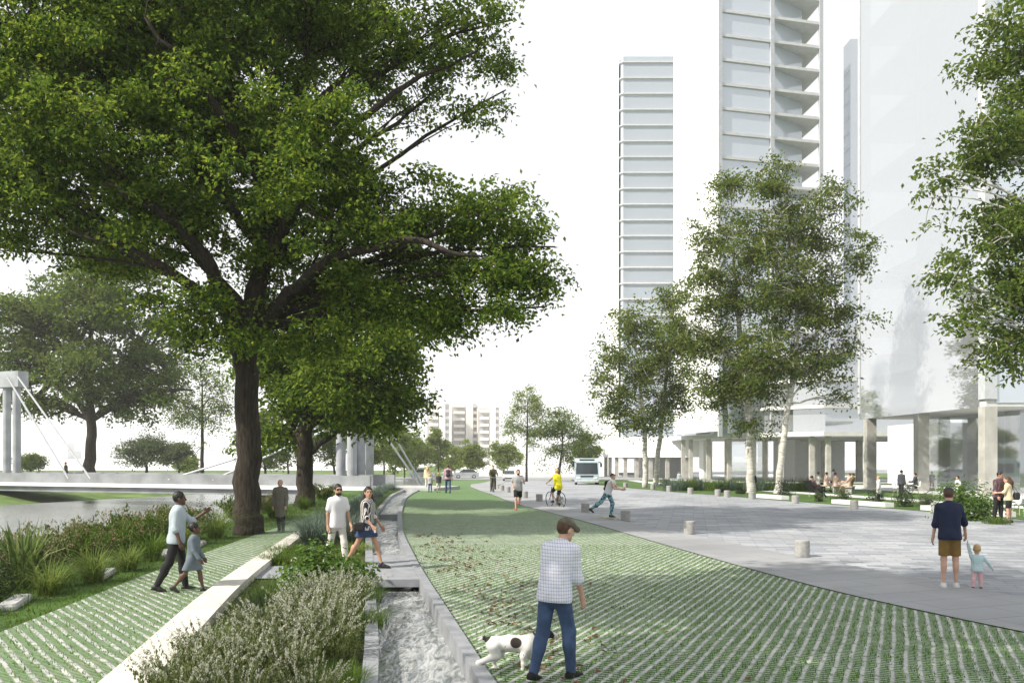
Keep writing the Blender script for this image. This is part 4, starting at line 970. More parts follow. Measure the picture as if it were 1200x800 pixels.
b = P(1128, 609); bush('flowering_bush', 'large green bush dotted with white flowers at the plaza edge', b, (1.05, .9, 1.35), 3200, .13, 'hyd', 270, None, 'petal', 60, wide=.5, fsize=.045)
MG = [(790, 574), (806, 574), (822, 575), (838, 575), (853, 576), (868, 576), (884, 577), (899, 577), (924, 579), (940, 579), (956, 580)]
nth = ['first', 'second', 'third', 'fourth', 'fifth', 'sixth', 'seventh', 'eighth', 'ninth', 'tenth', 'eleventh', 'twelfth', 'thirteenth']
for k, (px, py) in enumerate(MG):
    Y = 57.5; tuft('meadow_grass', nth[k] + ' tall meadow grass clump from the left under the birches', 'ornamental grass', (at(px, 0, Y).x, Y + (k % 3) * .8, gz(Y)), 330, .75, 1.15, .035, .5, 'blade_green' if k % 2 else 'blade_blue', 280 + k, 'tall meadow grasses under the birches')
tuft('grass_clump', 'low grass clump on plaza edge below the right hand couple', 'grass clump', P(1168, 614), 260, .45, .4, .02, .8, 'blade_green', 300)
# --- grass in the cells of the near pavers, and fallen leaves
def cell_grass(name, lo, hi, ang, su, sv, y0, y1, per, label):
    rg = np.random.default_rng(400); ca, sa = math.cos(ang), math.sin(ang)
    A = 0; pts = []
    M_ = int((y1 - y0) * 7 / (su * sv)); Y = y0 + (y1 - y0) * rg.random(M_ * per) ** 1.25
    l, h = inter(lo, Y), inter(hi, Y); X = l + (h - l) * rg.random(len(Y))
    keep = rg.random(len(Y)) < (h - l) / 9.0; X, Y = X[keep], Y[keep]
    u = (X * ca - Y * sa) / su; v = (X * sa + Y * ca) / sv
    fu = np.abs(u - np.floor(u) - .5); keep = fu > .18
    X, Y = X[keep], Y[keep]; n = len(X)
    b = np.stack([X, Y, np.full(n, .028)], 1); a = rg.uniform(0, 6.283, n)
    L = rg.uniform(.025, .05, n); W = .012
    d = np.stack([np.cos(a), np.sin(a), 0 * a], 1); s_ = np.stack([-np.sin(a), np.cos(a), 0 * a], 1)
    V = np.stack([b - s_ * W / 2, b + s_ * W / 2, b + d * (L * .6)[:, None] + np.array([0, 0, 1]) * L[:, None]], 1).reshape(-1, 3)
    o = raw(name, V, np.arange(n * 3).reshape(-1, 3), 'paver_blades'); o['kind'] = 'stuff'; o['label'] = label; o['category'] = 'grass'
cell_grass('paver_grass', CH_R, LAWN_R, R(24.5), .142, .085, 7.6, 22, 5, 'short grass growing in the cells of the near lawn pavers')
cell_grass('paver_grass', PATH_L, PATH_R, R(-38.7), .15, .07, 7.6, 18, 4, 'short grass growing in the cells of the left path pavers')
MT['dead'] = leafmat('fallen_brown_leaves', [(.09, .055, .03), (.16, .095, .05), (.26, .17, .09)], .1)
rg = np.random.default_rng(5); n = 480
cx = rg.choice(len(CH_R), n); t_ = rg.random(n) ** .8
Y = 8 + t_ * 17; X = inter(CH_R, Y) + .25 + np.abs(rg.normal(0, .55, n)) * np.where(rg.random(n) < .35, 2.2, 1) + .5 * np.sin(Y * 1.3) ** 2
V, Fq = leaves(np.stack([X, Y, np.full(n, .05)], 1), np.stack([rg.normal(0, .25, n), rg.normal(0, .25, n), np.ones(n)], 1), rg.normal(size=(n, 3)), rg.uniform(.05, .12, n), rg.uniform(.035, .08, n))
o = raw('fallen_leaves', V, Fq, 'dead'); o['kind'] = 'stuff'; o['label'] = 'brown fallen leaves scattered on the lawn beside the channel'; o['category'] = 'leaves'
# bank grass tufts: rough turf on the near bank and verge
rg = np.random.default_rng(6); n = 26000
Y = 8 + rg.random(n) ** 1.4 * 42; X = inter(PATH_L, Y) - .03 - rg.random(n) ** 1.2 * 4.2
Z = np.where(X > -9.9 - np.maximum(0, (Y - 30) * .06), 0.01, np.maximum(terr(X, Y), -1.55))
V, Fs = blades(np.stack([X, Y, Z], 1), rg.uniform(.05, .22, n) * np.clip((inter(PATH_L, Y) - X) * 1.4, .45, 1.2), rg.uniform(.012, .022, n), rg.uniform(0, 6.28, n), rg.uniform(.3, 1.1, n), 2)
o = raw('rough_grass', V, Fs, 'blade_green'); o['kind'] = 'stuff'; o['label'] = 'rough green grass covering the river bank beside the path'; o['category'] = 'grass'
rg = np.random.default_rng(8); n = 16000
Y = 7.4 + rg.random(n) ** 1.3 * 52; l, h = inter(KERB_R, Y), inter(CH_L, Y); X = l + .02 + (h - l - .04) * rg.random(n)
k = ~((Y > 16.1) & (Y < 18.1)); X, Y = X[k], Y[k]; n = len(X)
V, Fs = blades(np.stack([X, Y, np.interp(Y, _GY, _GZ) - .02], 1), rg.uniform(.08, .26, n), rg.uniform(.01, .02, n), rg.uniform(0, 6.28, n), rg.uniform(.4, 1.2, n), 3)
o = raw('ground_cover', V, Fs, 'blade_green'); o['kind'] = 'stuff'; o['label'] = 'low green ground cover filling the planting bed'; o['category'] = 'ground cover'
# ------------------------------------------------------------------ smooth solids for bodies
def rc(a, b, ra, rb, k=.03): return ('c', np.array(a, float), np.array(b, float), ra, rb, k)
def el(c, r, M=None, k=.03): return ('e', np.array(c, float), np.array(r, float), M, k)
def sdf_mesh(prims, vox, cuts=()):
    lo = np.full(3, 1e9); hi = -lo; bb = []
    for p in prims:
        if p[0] == 'c': a = np.minimum(p[1] - p[3], p[2] - p[4]); b = np.maximum(p[1] + p[3], p[2] + p[4])
        else: r = p[2].max(); a, b = p[1] - r, p[1] + r
        bb.append((a, b)); lo = np.minimum(lo, a); hi = np.maximum(hi, b)
    lo -= vox * 2.5; n = np.ceil((hi + vox * 2.5 - lo) / vox).astype(int) + 1
    D = np.full(n, 1.0, np.float32)
    for p, (a, b) in zip(prims, bb):
        k = p[-1]; pad = k + vox * 2
        i0 = np.maximum(0, ((a - pad - lo) / vox).astype(int)); i1 = np.minimum(n, ((b + pad - lo) / vox).astype(int) + 2)
        g = [lo[d] + np.arange(i0[d], i1[d]) * vox for d in range(3)]
        X, Y, Z = np.meshgrid(*g, indexing='ij'); Q = np.stack([X, Y, Z], -1)
        if p[0] == 'c':
            ba = p[2] - p[1]; L2 = ba @ ba + 1e-9; t = np.clip(((Q - p[1]) @ ba) / L2, 0, 1)
            d = np.linalg.norm(Q - p[1] - t[..., None] * ba, axis=-1) - (p[3] + (p[4] - p[3]) * t)
        else:
            q = Q - p[1]
            if p[3] is not None: q = q @ p[3]
            k0 = np.linalg.norm(q / p[2], axis=-1); k1 = np.linalg.norm(q / p[2] ** 2, axis=-1) + 1e-6
            d = k0 * (k0 - 1) / k1; d = np.where(k0 < .05, -p[2].min(), d)
        s = tuple(slice(i0[d_], i1[d_]) for d_ in range(3)); o = D[s]
        h = np.maximum(k - np.abs(o - d), 0) / k
        D[s] = np.minimum(o, d) - h * h * k * .25
    if cuts:
        g = [lo[d] + np.arange(n[d]) * vox for d in range(3)]; X, Y, Z = np.meshgrid(*g, indexing='ij'); Q = np.stack([X, Y, Z], -1)
        for c, nr in cuts: D = np.maximum(D, (Q - np.array(c)) @ np.array(nr))
    return nets(D, lo, vox)
def nets(D, lo, vox):
    I = D < 0; s = [slice(None, -1), slice(1, None)]
    cor = [I[s[a], s[b], s[c]] for a in (0, 1) for b in (0, 1) for c in (0, 1)]
    cnt = sum(c.astype(np.int8) for c in cor); mix = (cnt > 0) & (cnt < 8)
    idx = np.full(mix.shape, -1, np.int64); ijk = np.argwhere(mix); idx[mix] = np.arange(len(ijk))
    pos = np.zeros((len(ijk), 3)); num = np.zeros(len(ijk))
    for ax in range(3):
        for o1 in (0, 1):
            for o2 in (0, 1):
                off = np.zeros(3, int); oth = [q for q in range(3) if q != ax]; off[oth[0]] = o1; off[oth[1]] = o2
                a = ijk + off; b = a.copy(); b[:, ax] += 1
                v0 = D[tuple(a.T)]; v1 = D[tuple(b.T)]; m = (v0 < 0) != (v1 < 0)
                t = np.where(m, v0 / np.where(m, v0 - v1, 1), 0); pp = a.astype(float); pp[:, ax] += t
                pos[m] += pp[m]; num[m] += 1
    V = lo + (pos / num[:, None]) * vox; Fs = []
    for ax in range(3):
        sl0 = [slice(None)] * 3; sl1 = [slice(None)] * 3; sl0[ax] = slice(None, -1); sl1[ax] = slice(1, None)
        a, b = I[tuple(sl0)], I[tuple(sl1)]; e = np.argwhere(a != b); fl = a[tuple(e.T)]
        u, v = [(1, 2), (2, 0), (0, 1)][ax]
        ok = (e[:, u] > 0) & (e[:, v] > 0) & (e[:, u] < D.shape[u] - 1) & (e[:, v] < D.shape[v] - 1); e, fl = e[ok], fl[ok]
        def cell(du, dv): q = e.copy(); q[:, u] -= du; q[:, v] -= dv; return idx[tuple(q.T)]
        quad = np.stack([cell(1, 1), cell(0, 1), cell(0, 0), cell(1, 0)], 1)
        Fs.append(np.where(fl[:, None], quad, quad[:, ::-1]))
    return V, [np.concatenate(Fs)]

# ------------------------------------------------------------------ cloth and skin
def cl(name, col, var=.12, scale=9, rough=.85): return mat(name, col, rough, var, scale, .25, bscale=60)
SK = {'light': mat('skin_light', (.56, .34, .25), .5, .06, 12), 'tan': mat('skin_tan', (.42, .24, .16), .5, .06, 12), 'dark': mat('skin_dark', (.11, .06, .04), .5, .06, 12)}
def patterned(name, base, line, sx, sz, width, mode='grid'):
    m, n, l, b = nodes(name); tc = n.new('ShaderNodeTexCoord'); sp = n.new('ShaderNodeSeparateXYZ'); l.new(tc.outputs['Object'], sp.inputs[0])
    def M(op, a, b_=None):
        q = n.new('ShaderNodeMath'); q.operation = op
        for i, v in enumerate((a, b_)):
            if v is None: continue
            if isinstance(v, (int, float)): q.inputs[i].default_value = v
            else: l.new(v, q.inputs[i])
        return q.outputs[0]
    def band(c, s): return M('LESS_THAN', M('FRACT', M('DIVIDE', c, s)), width)
    xy = M('ADD', sp.outputs[0], M('MULTIPLY', sp.outputs[1], .9))
    a = band(xy, sx)
    if mode == 'grid': a = M('MULTIPLY', M('ADD', a, band(sp.outputs[2], sz)), .5)
    if mode == 'stripe':
        wv = n.new('ShaderNodeTexNoise'); wv.inputs['Scale'].default_value = 9; l.new(tc.outputs['Object'], wv.inputs['Vector'])
        a = band(M('ADD', xy, M('MULTIPLY', wv.outputs[0], .05)), sx)
    if mode == 'blotch':
        wv = n.new('ShaderNodeTexNoise'); wv.inputs['Scale'].default_value = sx; wv.inputs['Detail'].default_value = 3; l.new(tc.outputs['Object'], wv.inputs['Vector'])
        a = M('GREATER_THAN', wv.outputs[0], width)
    mx = n.new('ShaderNodeMix'); mx.data_type = 'RGBA'; mx.inputs[6].default_value = tuple(base) + (1,); mx.inputs[7].default_value = tuple(line) + (1,)
    l.new(a, mx.inputs['Factor']); l.new(mx.outputs[2], b.inputs['Base Color']); b.inputs['Roughness'].default_value = .85
    fn = n.new('ShaderNodeTexNoise'); fn.inputs['Scale'].default_value = 14; l.new(tc.outputs['Object'], fn.inputs['Vector'])
    bp = n.new('ShaderNodeBump'); bp.inputs['Strength'].default_value = .5; bp.inputs['Distance'].default_value = .03
    l.new(fn.outputs[0], bp.inputs['Height']); l.new(bp.outputs[0], b.inputs['Normal'])
    return m
CT = dict(
    check=patterned('checked_cotton', (.78, .78, .84), (.34, .37, .56), .034, .034, .26), jeans=cl('blue_denim', (.05, .085, .17), .45, 5),
    navy=cl('navy_cotton', (.012, .018, .05)), khaki=cl('brown_khaki', (.19, .115, .03)), white=cl('white_cotton', (.7, .7, .71), .04), offwhite=cl('off_white_cotton', (.58, .56, .52), .05),
    black=cl('black_cloth', (.014, .014, .016), .3), paleblue=cl('pale_blue_cotton', (.40, .46, .51), .06), greydress=cl('grey_blue_dress', (.13, .16, .19)),
    coat=cl('grey_brown_tweed', (.15, .14, .115), .25, 40), charcoal=cl('charcoal_cloth', (.04, .045, .055)), stripe=patterned('striped_blouse', (.03, .025, .028), (.6, .57, .55), .045, .05, .45, 'stripe'),
    denimskirt=cl('dark_denim_skirt', (.03, .055, .13), .3), mauve=cl('mauve_checks', (.42, .26, .33), .2, 30), grey=cl('grey_cotton', (.42, .42, .44), .06), yellow=cl('yellow_vest', (.72, .66, .02), .08),
    tealpat=patterned('teal_print', (.03, .13, .19), (.25, .42, .46), 14, .1, .52, 'blotch'), mint=patterned('mint_check', (.42, .60, .62), (.62, .72, .74), .03, .03, .3), pink=cl('pale_pink_cotton', (.68, .44, .46), .06),
    plaid=patterned('plum_plaid', (.06, .03, .04), (.2, .13, .14), .06, .06, .3), cream=cl('cream_blouse', (.62, .52, .34), .08), red=cl('red_cloth', (.45, .08, .06)), peach=cl('peach_dress', (.60, .44, .36)), olive=cl('olive_cloth', (.07, .065, .035)),
    hair_black=cl('black_hair', (.012, .01, .009), .4, 40, .5), hair_brown=cl('brown_hair', (.08, .04, .02), .4, 40, .5), hair_white=cl('white_hair', (.6, .58, .55), .1, 40, .6), hair_blond=cl('blond_hair', (.5, .34, .16), .2, 40, .6),
    capgrey=cl('olive_grey_cap', (.12, .105, .08), .3, 12), sole=cl('white_sole', (.6, .6, .6), .05), leather=cl('black_leather', (.02, .018, .018), .2, 9, .45), eye=cl('dark_eye', (.012, .01, .01), 0, 5, .2), lip=cl('lip_tone', (.33, .13, .11), .05))
ALL_PEOPLE = []
def rotM(yaw, pitch, roll=0): return np.array(Matrix.Rotation(yaw, 3, 'Z') @ Matrix.Rotation(-pitch, 3, 'X') @ Matrix.Rotation(roll, 3, 'Y'))
def person(label, loc, yaw, H=1.75, lean=3, head=(0, 0), L=(0, 0, 2), Rr=(0, 0, 2), aL=(0, 8, 12, 0), aR=(0, 8, 12, 0), top=('tee', 'white'), bot=('trousers', 'jeans'), shoes='black',
           hair=('short', 'hair_black'), skin='light', cap=None, glasses=False, beard=False, vox=.017, seat=None, hs=1.0, leg=1.0, slim=1.0, bow=0, gr=0, name='person', fists=False):
    """a standing, walking or sitting figure; L/Rr: hip flexion, knee flexion, spread; aL/aR: shoulder flexion, spread, elbow, inward turn (degrees)"""
    t = thing(name, label, 'person', loc, R(yaw)); sc_ = H / 1.75
    l = R(lean); sdir = np.array([0, math.sin(l), math.cos(l)])
    thl, shl = .435 * leg, .425 * leg
    J = {}
    for s, q in ((-1, L), (1, Rr)):
        a, k, ab = map(R, q); hip = np.array([s * .088 * slim, 0, 0])
        kd = np.array([s * math.sin(ab), math.sin(a), -math.cos(a)]); kd /= np.linalg.norm(kd)
        sd = np.array([s * math.sin(ab) * .6, math.sin(a - k), -math.cos(a - k)]); sd /= np.linalg.norm(sd)
        kn = hip + kd * thl; an = kn + sd * shl
        J[s] = [hip, kn, an]
    zmin = min(J[s][2][2] for s in (-1, 1)) - .085
    z0 = -zmin if seat is None else seat / sc_ + .10
    up = np.array([0, 0, z0]); p0 = up.copy()
    for s in (-1, 1): J[s] = [q + up for q in J[s]]
    bowd = R(lean + bow); s2 = np.array([0, math.sin(bowd), math.cos(bowd)])     # the upper back bends further
    waist = p0 + sdir * .14; chest = p0 + sdir * .2 + s2 * .13; neck = chest + s2 * .175; shz = chest + s2 * .13
    A = {}
    for s, q in ((-1, aL), (1, aR)):
        f, ab, e, inn = map(R, q); sh = shz + np.array([s * .175 * slim, 0, 0])
        ud = np.array([s * math.sin(ab), math.cos(ab) * math.sin(f), -math.cos(ab) * math.cos(f)])
        fd = np.array([s * math.sin(ab * .6 - inn), math.cos(ab) * math.sin(f + e), -math.cos(ab) * math.cos(f + e)]); fd /= np.linalg.norm(fd)
        el_ = sh + ud * .285; wr = el_ + fd * .25; A[s] = [sh, el_, wr, fd]
    HM = rotM(R(head[0]), 0) @ rotM(0, -R(head[1]) - bowd * .6)
    hb = neck + s2 * .05; hc = hb + HM @ np.array([0, .018, .115 * hs])
    def hp(x, y, z): return hc + HM @ (np.array([x, y, z]) * hs)
    # --- torso solids shared by body and clothes (g inflates)
    def torso(g, k=.05):
        w_ = slim; o = []
        lv = [(p0 - sdir * .03, .064, .106), (p0 + sdir * .05, .058, .105), (waist - sdir * .02, .052, .101), (waist + sdir * .06, .054, .103), (chest - s2 * .03, .062, .109), (chest + s2 * .05, .07, .108), (shz - s2 * .05, .085, .088)]
        for c, hw, r in lv: o.append(rc(c - [hw * w_, 0, 0], c + [hw * w_, 0, 0], r * w_ + g, r * w_ + g, k))
        for q in (-1, 1): o.append(rc(shz, shz + np.array([q * .145 * w_, 0, -.018]), .068 + g, .055 + g, k))
        return o + [rc(p0 + [0, -.03, -.03], p0 + [0, -.03, -.03], .108 * w_ + g, .108 * w_ + g, k), rc(shz, neck, .08 + g * .6, .06 + g * .4, k)]
    def legs(g, f0=0, f1=2, gk=0):
        o = []
        for s in (-1, 1):
            h, k_, a = J[s]
            o.append(rc(h + (k_ - h) * 0, h + (k_ - h) * min(1, f1), .083 * slim + g, (.083 - .027 * min(1, f1)) * slim + g + gk * min(1, f1), .045))
            if f1 > 1: o += [rc(k_, k_ + (a - k_) * (f1 - 1), .055 * slim + g + gk, (.055 - .019 * (f1 - 1)) * slim + g + gk, .03), el(k_ + (a - k_) * .3 + [0, -.014, 0], np.array([.052, .056, .11]) * slim + g, None, .03)]
        return o
    def arms(g, f1=2, ge=0):
        o = []
        for s in (-1, 1):
            h, e_, w2, fd = A[s]
            o.append(rc(h, h + (e_ - h) * min(1, f1), .052 * slim + g, (.052 - .012 * min(1, f1)) * slim + g + ge * (f1 <= 1), .035))
            if f1 > 1: o.append(rc(e_, e_ + (w2 - e_) * (f1 - 1), .041 * slim + g, (.041 - .013 * (f1 - 1)) * slim + g + ge, .025))
        return o
    # --- the body: one surface
    pr = torso(-.008) + legs(-.004) + arms(-.003) + [rc(neck - s2 * .03, hb + HM @ np.array([0, .01, .05]), .058, .054, .03)]
    for s in (-1, 1): a = J[s][2]; pr.append(rc(a, a + [0, .06, -.05], .036, .03, .03))
    parts = [sdf_mesh(pr, vox)]
    hv = min(vox, .0085 if vox < .02 else .016)
    face = [el(hp(0, -.005, .02), np.array([.074, .094, .098]) * hs, HM, .03), el(hp(0, .03, -.055), np.array([.056, .062, .062]) * hs, HM, .04), rc(hp(0, .088, .005), hp(0, .108, -.03), .011 * hs, .015 * hs, .015),
            el(hp(0, .078, .028), np.array([.05, .018, .014]) * hs, HM, .02), el(hp(0, .086, -.065), np.array([.024, .012, .01]) * hs, HM, .012), el(hp(0, .075, -.1), np.array([.024, .02, .018]) * hs, HM, .02),
            rc(hp(0, -.01, -.09), neck, .05 * hs, .055, .03)]
    for s in (-1, 1): face.append(el(hp(s * .077, -.005, -.012), np.array([.012, .022, .033]) * hs, HM, .008))
    parts.append(sdf_mesh(face, hv))
    for s in (-1, 1):                                    # hands: palm, four fingers of different length, thumb
        w2, d = A[s][2], A[s][3]; th = np.array([0, 1.0, 0]) if abs(d[1]) < .75 else np.array([0, 0, 1.0])
        th = th - d * (th @ d); th /= np.linalg.norm(th); nrm = np.cross(d, th) * (1 if s > 0 else -1); nrm = nrm if nrm @ np.array([-s, 0, 0]) > -.2 else -nrm
        hd = [rc(w2 - d * .02, w2 + d * .02, .028, .027, .02), rc(w2 + d * .02 + th * .018, w2 + d * .085 + th * .024, .019, .017, .015), rc(w2 + d * .02 - th * .014, w2 + d * .078 - th * .024, .018, .015, .015), rc(w2 + d * .02, w2 + d * .08, .019, .016, .015)]
        cu = .9 if fists else .38
        for i, ln in enumerate((.07, .078, .072, .056)):
            b = w2 + d * (.086 - .004 * abs(i - 1)) + th * (.027 - .0185 * i); d1 = d * math.cos(cu * .7) + nrm * math.sin(cu * .7); d2 = d * math.cos(cu * 2) + nrm * math.sin(cu * 2)
            m1 = b + d1 * ln * .52; hd += [rc(b, m1, .0092, .0088, .004), rc(m1, m1 + d2 * ln * .5, .0088, .0072, .003)]
        b = w2 + d * .03 + th * .026; d1 = d * .72 + th * .62 + nrm * .3; d1 /= np.linalg.norm(d1); m1 = b + d1 * .042; d2 = d * .9 + th * .15 + nrm * .4; d2 /= np.linalg.norm(d2)
        hd += [rc(b, m1, .014, .0115, .012), rc(m1, m1 + d2 * .034, .011, .009, .004)]
        parts.append(sdf_mesh(hd, .0058 if vox < .02 else .009))
    V, Fs = merge(parts)
    raw('body', V * sc_, Fs, SK[skin], t, smooth=True)
    def part_(nm, prims, m, v=None, cuts=(), lab=None):
        V, Fs = sdf_mesh(prims, v or vox, cuts); o = raw(nm, V * sc_, Fs, CT[m], t, smooth=True)
        if lab: o['label'] = lab
        return o
    dn = -sdir
    # --- lower garment
    kind, m = bot
    if kind == 'trousers': part_('trousers', torso(.007)[:2] + torso(.007)[-2:-1] + legs(.012, f1=1.97, gk=.004), m)
    if kind == 'shorts': part_('shorts', torso(.008)[:2] + torso(.008)[-2:-1] + legs(.016, f1=.86, gk=.016), m, cuts=[(J[s][0] + (J[s][1] - J[s][0]) * .86, (J[s][1] - J[s][0]) / thl) for s in (-1, 1)] if seat is None and abs(L[0]) < 25 and abs(Rr[0]) < 25 else ())
    if kind in ('skirt', 'dress'):
        f = .62 if kind == 'skirt' else .8
        hems = [J[s][0] + (J[s][1] - J[s][0]) * f for s in (-1, 1)]
        sk = torso(.012)[:3] + legs(.025, f1=f, gk=.03) + [rc(p0 + [0, 0, -.02], (hems[0] + hems[1]) / 2, .125 * slim, .15 * slim, .06)]
        part_('skirt', sk, m, cuts=[((hems[0] + hems[1]) / 2, np.array([0, 0, -1.0]))] if seat is None else ())
    # --- upper garment
    kind, m = top; hem = p0 - sdir * (.10 if kind != 'tank' else .03)
    if kind == 'coat':
        fl = [J[s][0] + (J[s][1] - J[s][0]) * 1.0 for s in (-1, 1)]
        pr = torso(.026) + arms(.02, 1.93, .006) + [rc(p0 - [.06, 0, 0], fl[0] * .75 + fl[1] * .25, .125, .13, .06), rc(p0 + [.06, 0, 0], fl[1] * .75 + fl[0] * .25, .125, .13, .06)]
        part_('coat', pr, m, cuts=[((fl[0] + fl[1]) / 2 + [0, 0, .0], np.array([0, 0, -1.0]))])
    else:
        f1 = {'tee': .62, 'long': 1.9, 'rolled': 1.12, 'tank': 0, 'vest': 0}[kind]
        pr = torso(.021) + [rc(p0 - sdir * .09 - [.064 * slim, .005, 0], p0 - sdir * .09 + [.064 * slim, -.005, 0], .13 * slim, .13 * slim, .05)]
        if f1: pr += arms(.015, f1, .012)
        part_({'tank': 'tank_top', 'vest': 'vest', 'tee': 'tee_shirt'}.get(kind, 'shirt'), pr, m, cuts=[(hem, -sdir)] if seat is None else ())
        if kind in ('rolled', 'long') and vox < .016: part_('collar', [rc(neck + s2 * .004 - [.03, -.01, 0], neck + s2 * .004 + [.03, .01, 0], .055, .055, .02)], m, .01, cuts=[(neck + s2 * .03, s2)])
    # --- shoes
    for s in (-1, 1):
        a = J[s][2]; sh_ = J[s][2] - J[s][1]; pt = math.atan2(sh_[1], -sh_[2]); pt = max(-1.0, min(.5, pt * .55)) if seat is None else 0
        if seat is None and a[2] < .12: pt = min(0, pt)
        fw = np.array([0, math.cos(pt), math.sin(pt)]); upv = np.array([0, -math.sin(pt), math.cos(pt)]); so_ = np.array([s * .02, 0, 0])
        pr = [rc(a + upv * .0, a - upv * .03 - fw * .02, .047, .048, .03), rc(a - upv * .045 - fw * .035, a - upv * .05 + fw * .06 + so_ * .5, .04, .042, .03), rc(a - upv * .05 + fw * .06 + so_ * .5, a - upv * .06 + fw * .155 + so_, .042, .03, .03)]
        part_('shoe', pr, shoes, min(vox, .014), cuts=[(a - upv * .085, -upv)])
        if vox < .016:
            pr = [rc(a - upv * .078 - fw * .04, a - upv * .078 + fw * .16 + so_, .043, .04, .02)]
            part_('shoe_sole', pr, 'sole' if shoes != 'leather' else 'black', .011, cuts=[(a - upv * .086, -upv), (a - upv * .068, upv)])
    # --- head
    kind, m = hair
    if kind != 'bald':
        cu = [(hp(0, .062, .035), HM @ np.array([0, .8, -.62]))] if kind != 'fringe' else [(hp(0, .0, .02), HM @ np.array([0, .8, .6]))]
        pr = [el(hp(0, -.012, .028), np.array([.083, .1, .104]) * hs, HM, .03)]
        cu.append((hp(0, 0, -.075), HM @ np.array([0, 0, -1.0])))
        part_('hair', pr, m, min(vox, .011), cuts=cu)
        if kind == 'long': part_('hair_fall', [rc(hp(0, -.055, .03), hp(0, -.1, -.12), .085, .1, .05), rc(hp(0, -.1, -.12), hp(0, -.12, -.32), .105, .06, .05), rc(hp(.06, -.03, .02), hp(.095, -.04, -.2), .035, .045, .03), rc(hp(-.06, -.03, .02), hp(-.095, -.04, -.2), .035, .045, .03)], m, min(vox, .013))
        if kind == 'tail': part_('hair_fall', [el(hp(0, -.11, .05), np.array([.045, .045, .045]), HM, .02)], m, min(vox, .012))
    if cap:
        part_('cap', [el(hp(0, -.004, .035), np.array([.089, .108, .1]) * hs, HM, .02), rc(hp(0, .07, .045), hp(0, .15, .03), .05, .035, .03)], cap, min(vox, .009), cuts=[(hp(0, 0, .035), HM @ np.array([0, -.22, -1.0]) / 1.02)] )
    if beard: part_('beard', [el(hp(0, .04, -.075), np.array([.058, .062, .055]), HM, .02)], 'hair_black', min(vox, .009), cuts=[(hp(0, .03, -.04), HM @ np.array([0, -.25, .97]))])
    if H * 0 + vox <= .018 and not cap:
        for s in (-1, 1): part_('eye', [el(hp(s * .032, .086, .008), np.array([.013, .009, .008]) * hs, HM, .003)], 'eye', .0045)
        part_('mouth', [el(hp(0, .096, -.065), np.array([.025, .007, .007]) * hs, HM, .003)], 'lip', .0045)
    if glasses:
        part_('sunglasses', [el(hp(-.034, .096, .01), np.array([.03, .012, .021]), HM, .004), el(hp(.034, .096, .01), np.array([.03, .012, .021]), HM, .004), rc(hp(-.03, .1, .014), hp(.03, .1, .014), .006, .006, .004), rc(hp(-.07, .07, .014), hp(-.08, -.01, .014), .005, .005, .004), rc(hp(.07, .07, .014), hp(.08, -.01, .014), .005, .005, .004)], 'eye', .006)
    t.rotation_euler.x = 0
    Rz = Matrix.Rotation(R(yaw), 3, 'Z'); wpt = lambda q: Vector(loc) + Rz @ Vector(np.array(q) * sc_)
    return t, dict(hand={s: wpt(A[s][2] + A[s][3] * .1) for s in (-1, 1)}, back=wpt(chest + [0, -.16, -.06]), chest=wpt(chest), rz=R(yaw), sc=sc_, pelvis=wpt(p0), foot={s: wpt(J[s][2]) for s in (-1, 1)})
def backpack(label, info, col, s=1.0):
    t = thing('backpack', label, 'backpack', info['back'], info['rz'])
    V, Fs = sdf_mesh([rc((-.07, 0, -.12), (.07, 0, -.12), .085, .085, .04), rc((-.06, .01, .14), (.06, .01, .14), .075, .075, .05), rc((0, .0, -.1), (0, .01, .14), .11, .09, .05)], .015)
    raw('pack', V * s, Fs, CT[col], t, smooth=True)
    V, Fs = sdf_mesh([rc((-.05, -.09, -.09), (.05, -.09, -.09), .04, .04, .03)], .012); raw('pocket', V * s, Fs, CT[col], t, smooth=True)
    for k in (-1, 1):
        pts = [(k * .1, .06, .2), (k * .11, .16, .27), (k * .12, .29, .16), (k * .125, .28, -.02), (k * .12, .06, -.16)]
        MB().tube(np.array(pts) * s, .014, 6).build('strap', CT[col], t, True)
    return t
# ---- the people, nearest first
pm = P(650, 797)
man, im = person('balding man in olive cap, checked shirt and blue jeans walking his dog', pm, -40, 1.74, lean=5, bow=14, head=(-16, -26), L=(-9, 12, 2), Rr=(15, 12, 2), aL=(6, 5, 16, 2), aR=(8, 3, 14, 3), top=('rolled', 'check'), bot=('trousers', 'jeans'), shoes='black', hair=('fringe', 'hair_brown'), cap='capgrey', skin='light', vox=.013)
pn = P(1113, 690)
nv, inv = person('man in dark cap, navy shirt and brown shorts holding toddler by the hand', pn, -12, 1.80, lean=2, bow=8, head=(-18, -20), L=(-1, 2, 2), Rr=(3, 3, 2), aL=(4, 9, 10, 0), aR=(16, 20, 14, 0), top=('rolled', 'navy'), bot=('shorts', 'khaki'), shoes='sole', hair=('short', 'hair_brown'), cap='charcoal', slim=.93, vox=.014)
pt_ = P(1145, 690)
td, itd = person('blond toddler in mint top and pale pink trousers beside the navy shirted man', pt_, -30, .80, lean=2, head=(10, -6), L=(-6, 8, 3), Rr=(10, 10, 3), aL=(150, 14, 10, -4), aR=(10, 38, 20, 0), top=('long', 'mint'), bot=('trousers', 'pink'), shoes='charcoal', hair=('short', 'hair_blond'), hs=1.62, leg=.82, slim=1.12, vox=.021)
pb = P(207, 693)
bm, ib = person('shaven headed man in pale blue shirt pointing towards the river', pb, -74, 1.75, lean=3, head=(8, 0), L=(11, 4, 2), Rr=(-15, 12, 2), aL=(44, 4, 82, 0), aR=(-6, 6, 24, 0), top=('rolled', 'paleblue'), bot=('trousers', 'black'), shoes='leather', hair=('short', 'hair_black'), skin='dark', vox=.015)
pg = P(226, 695)
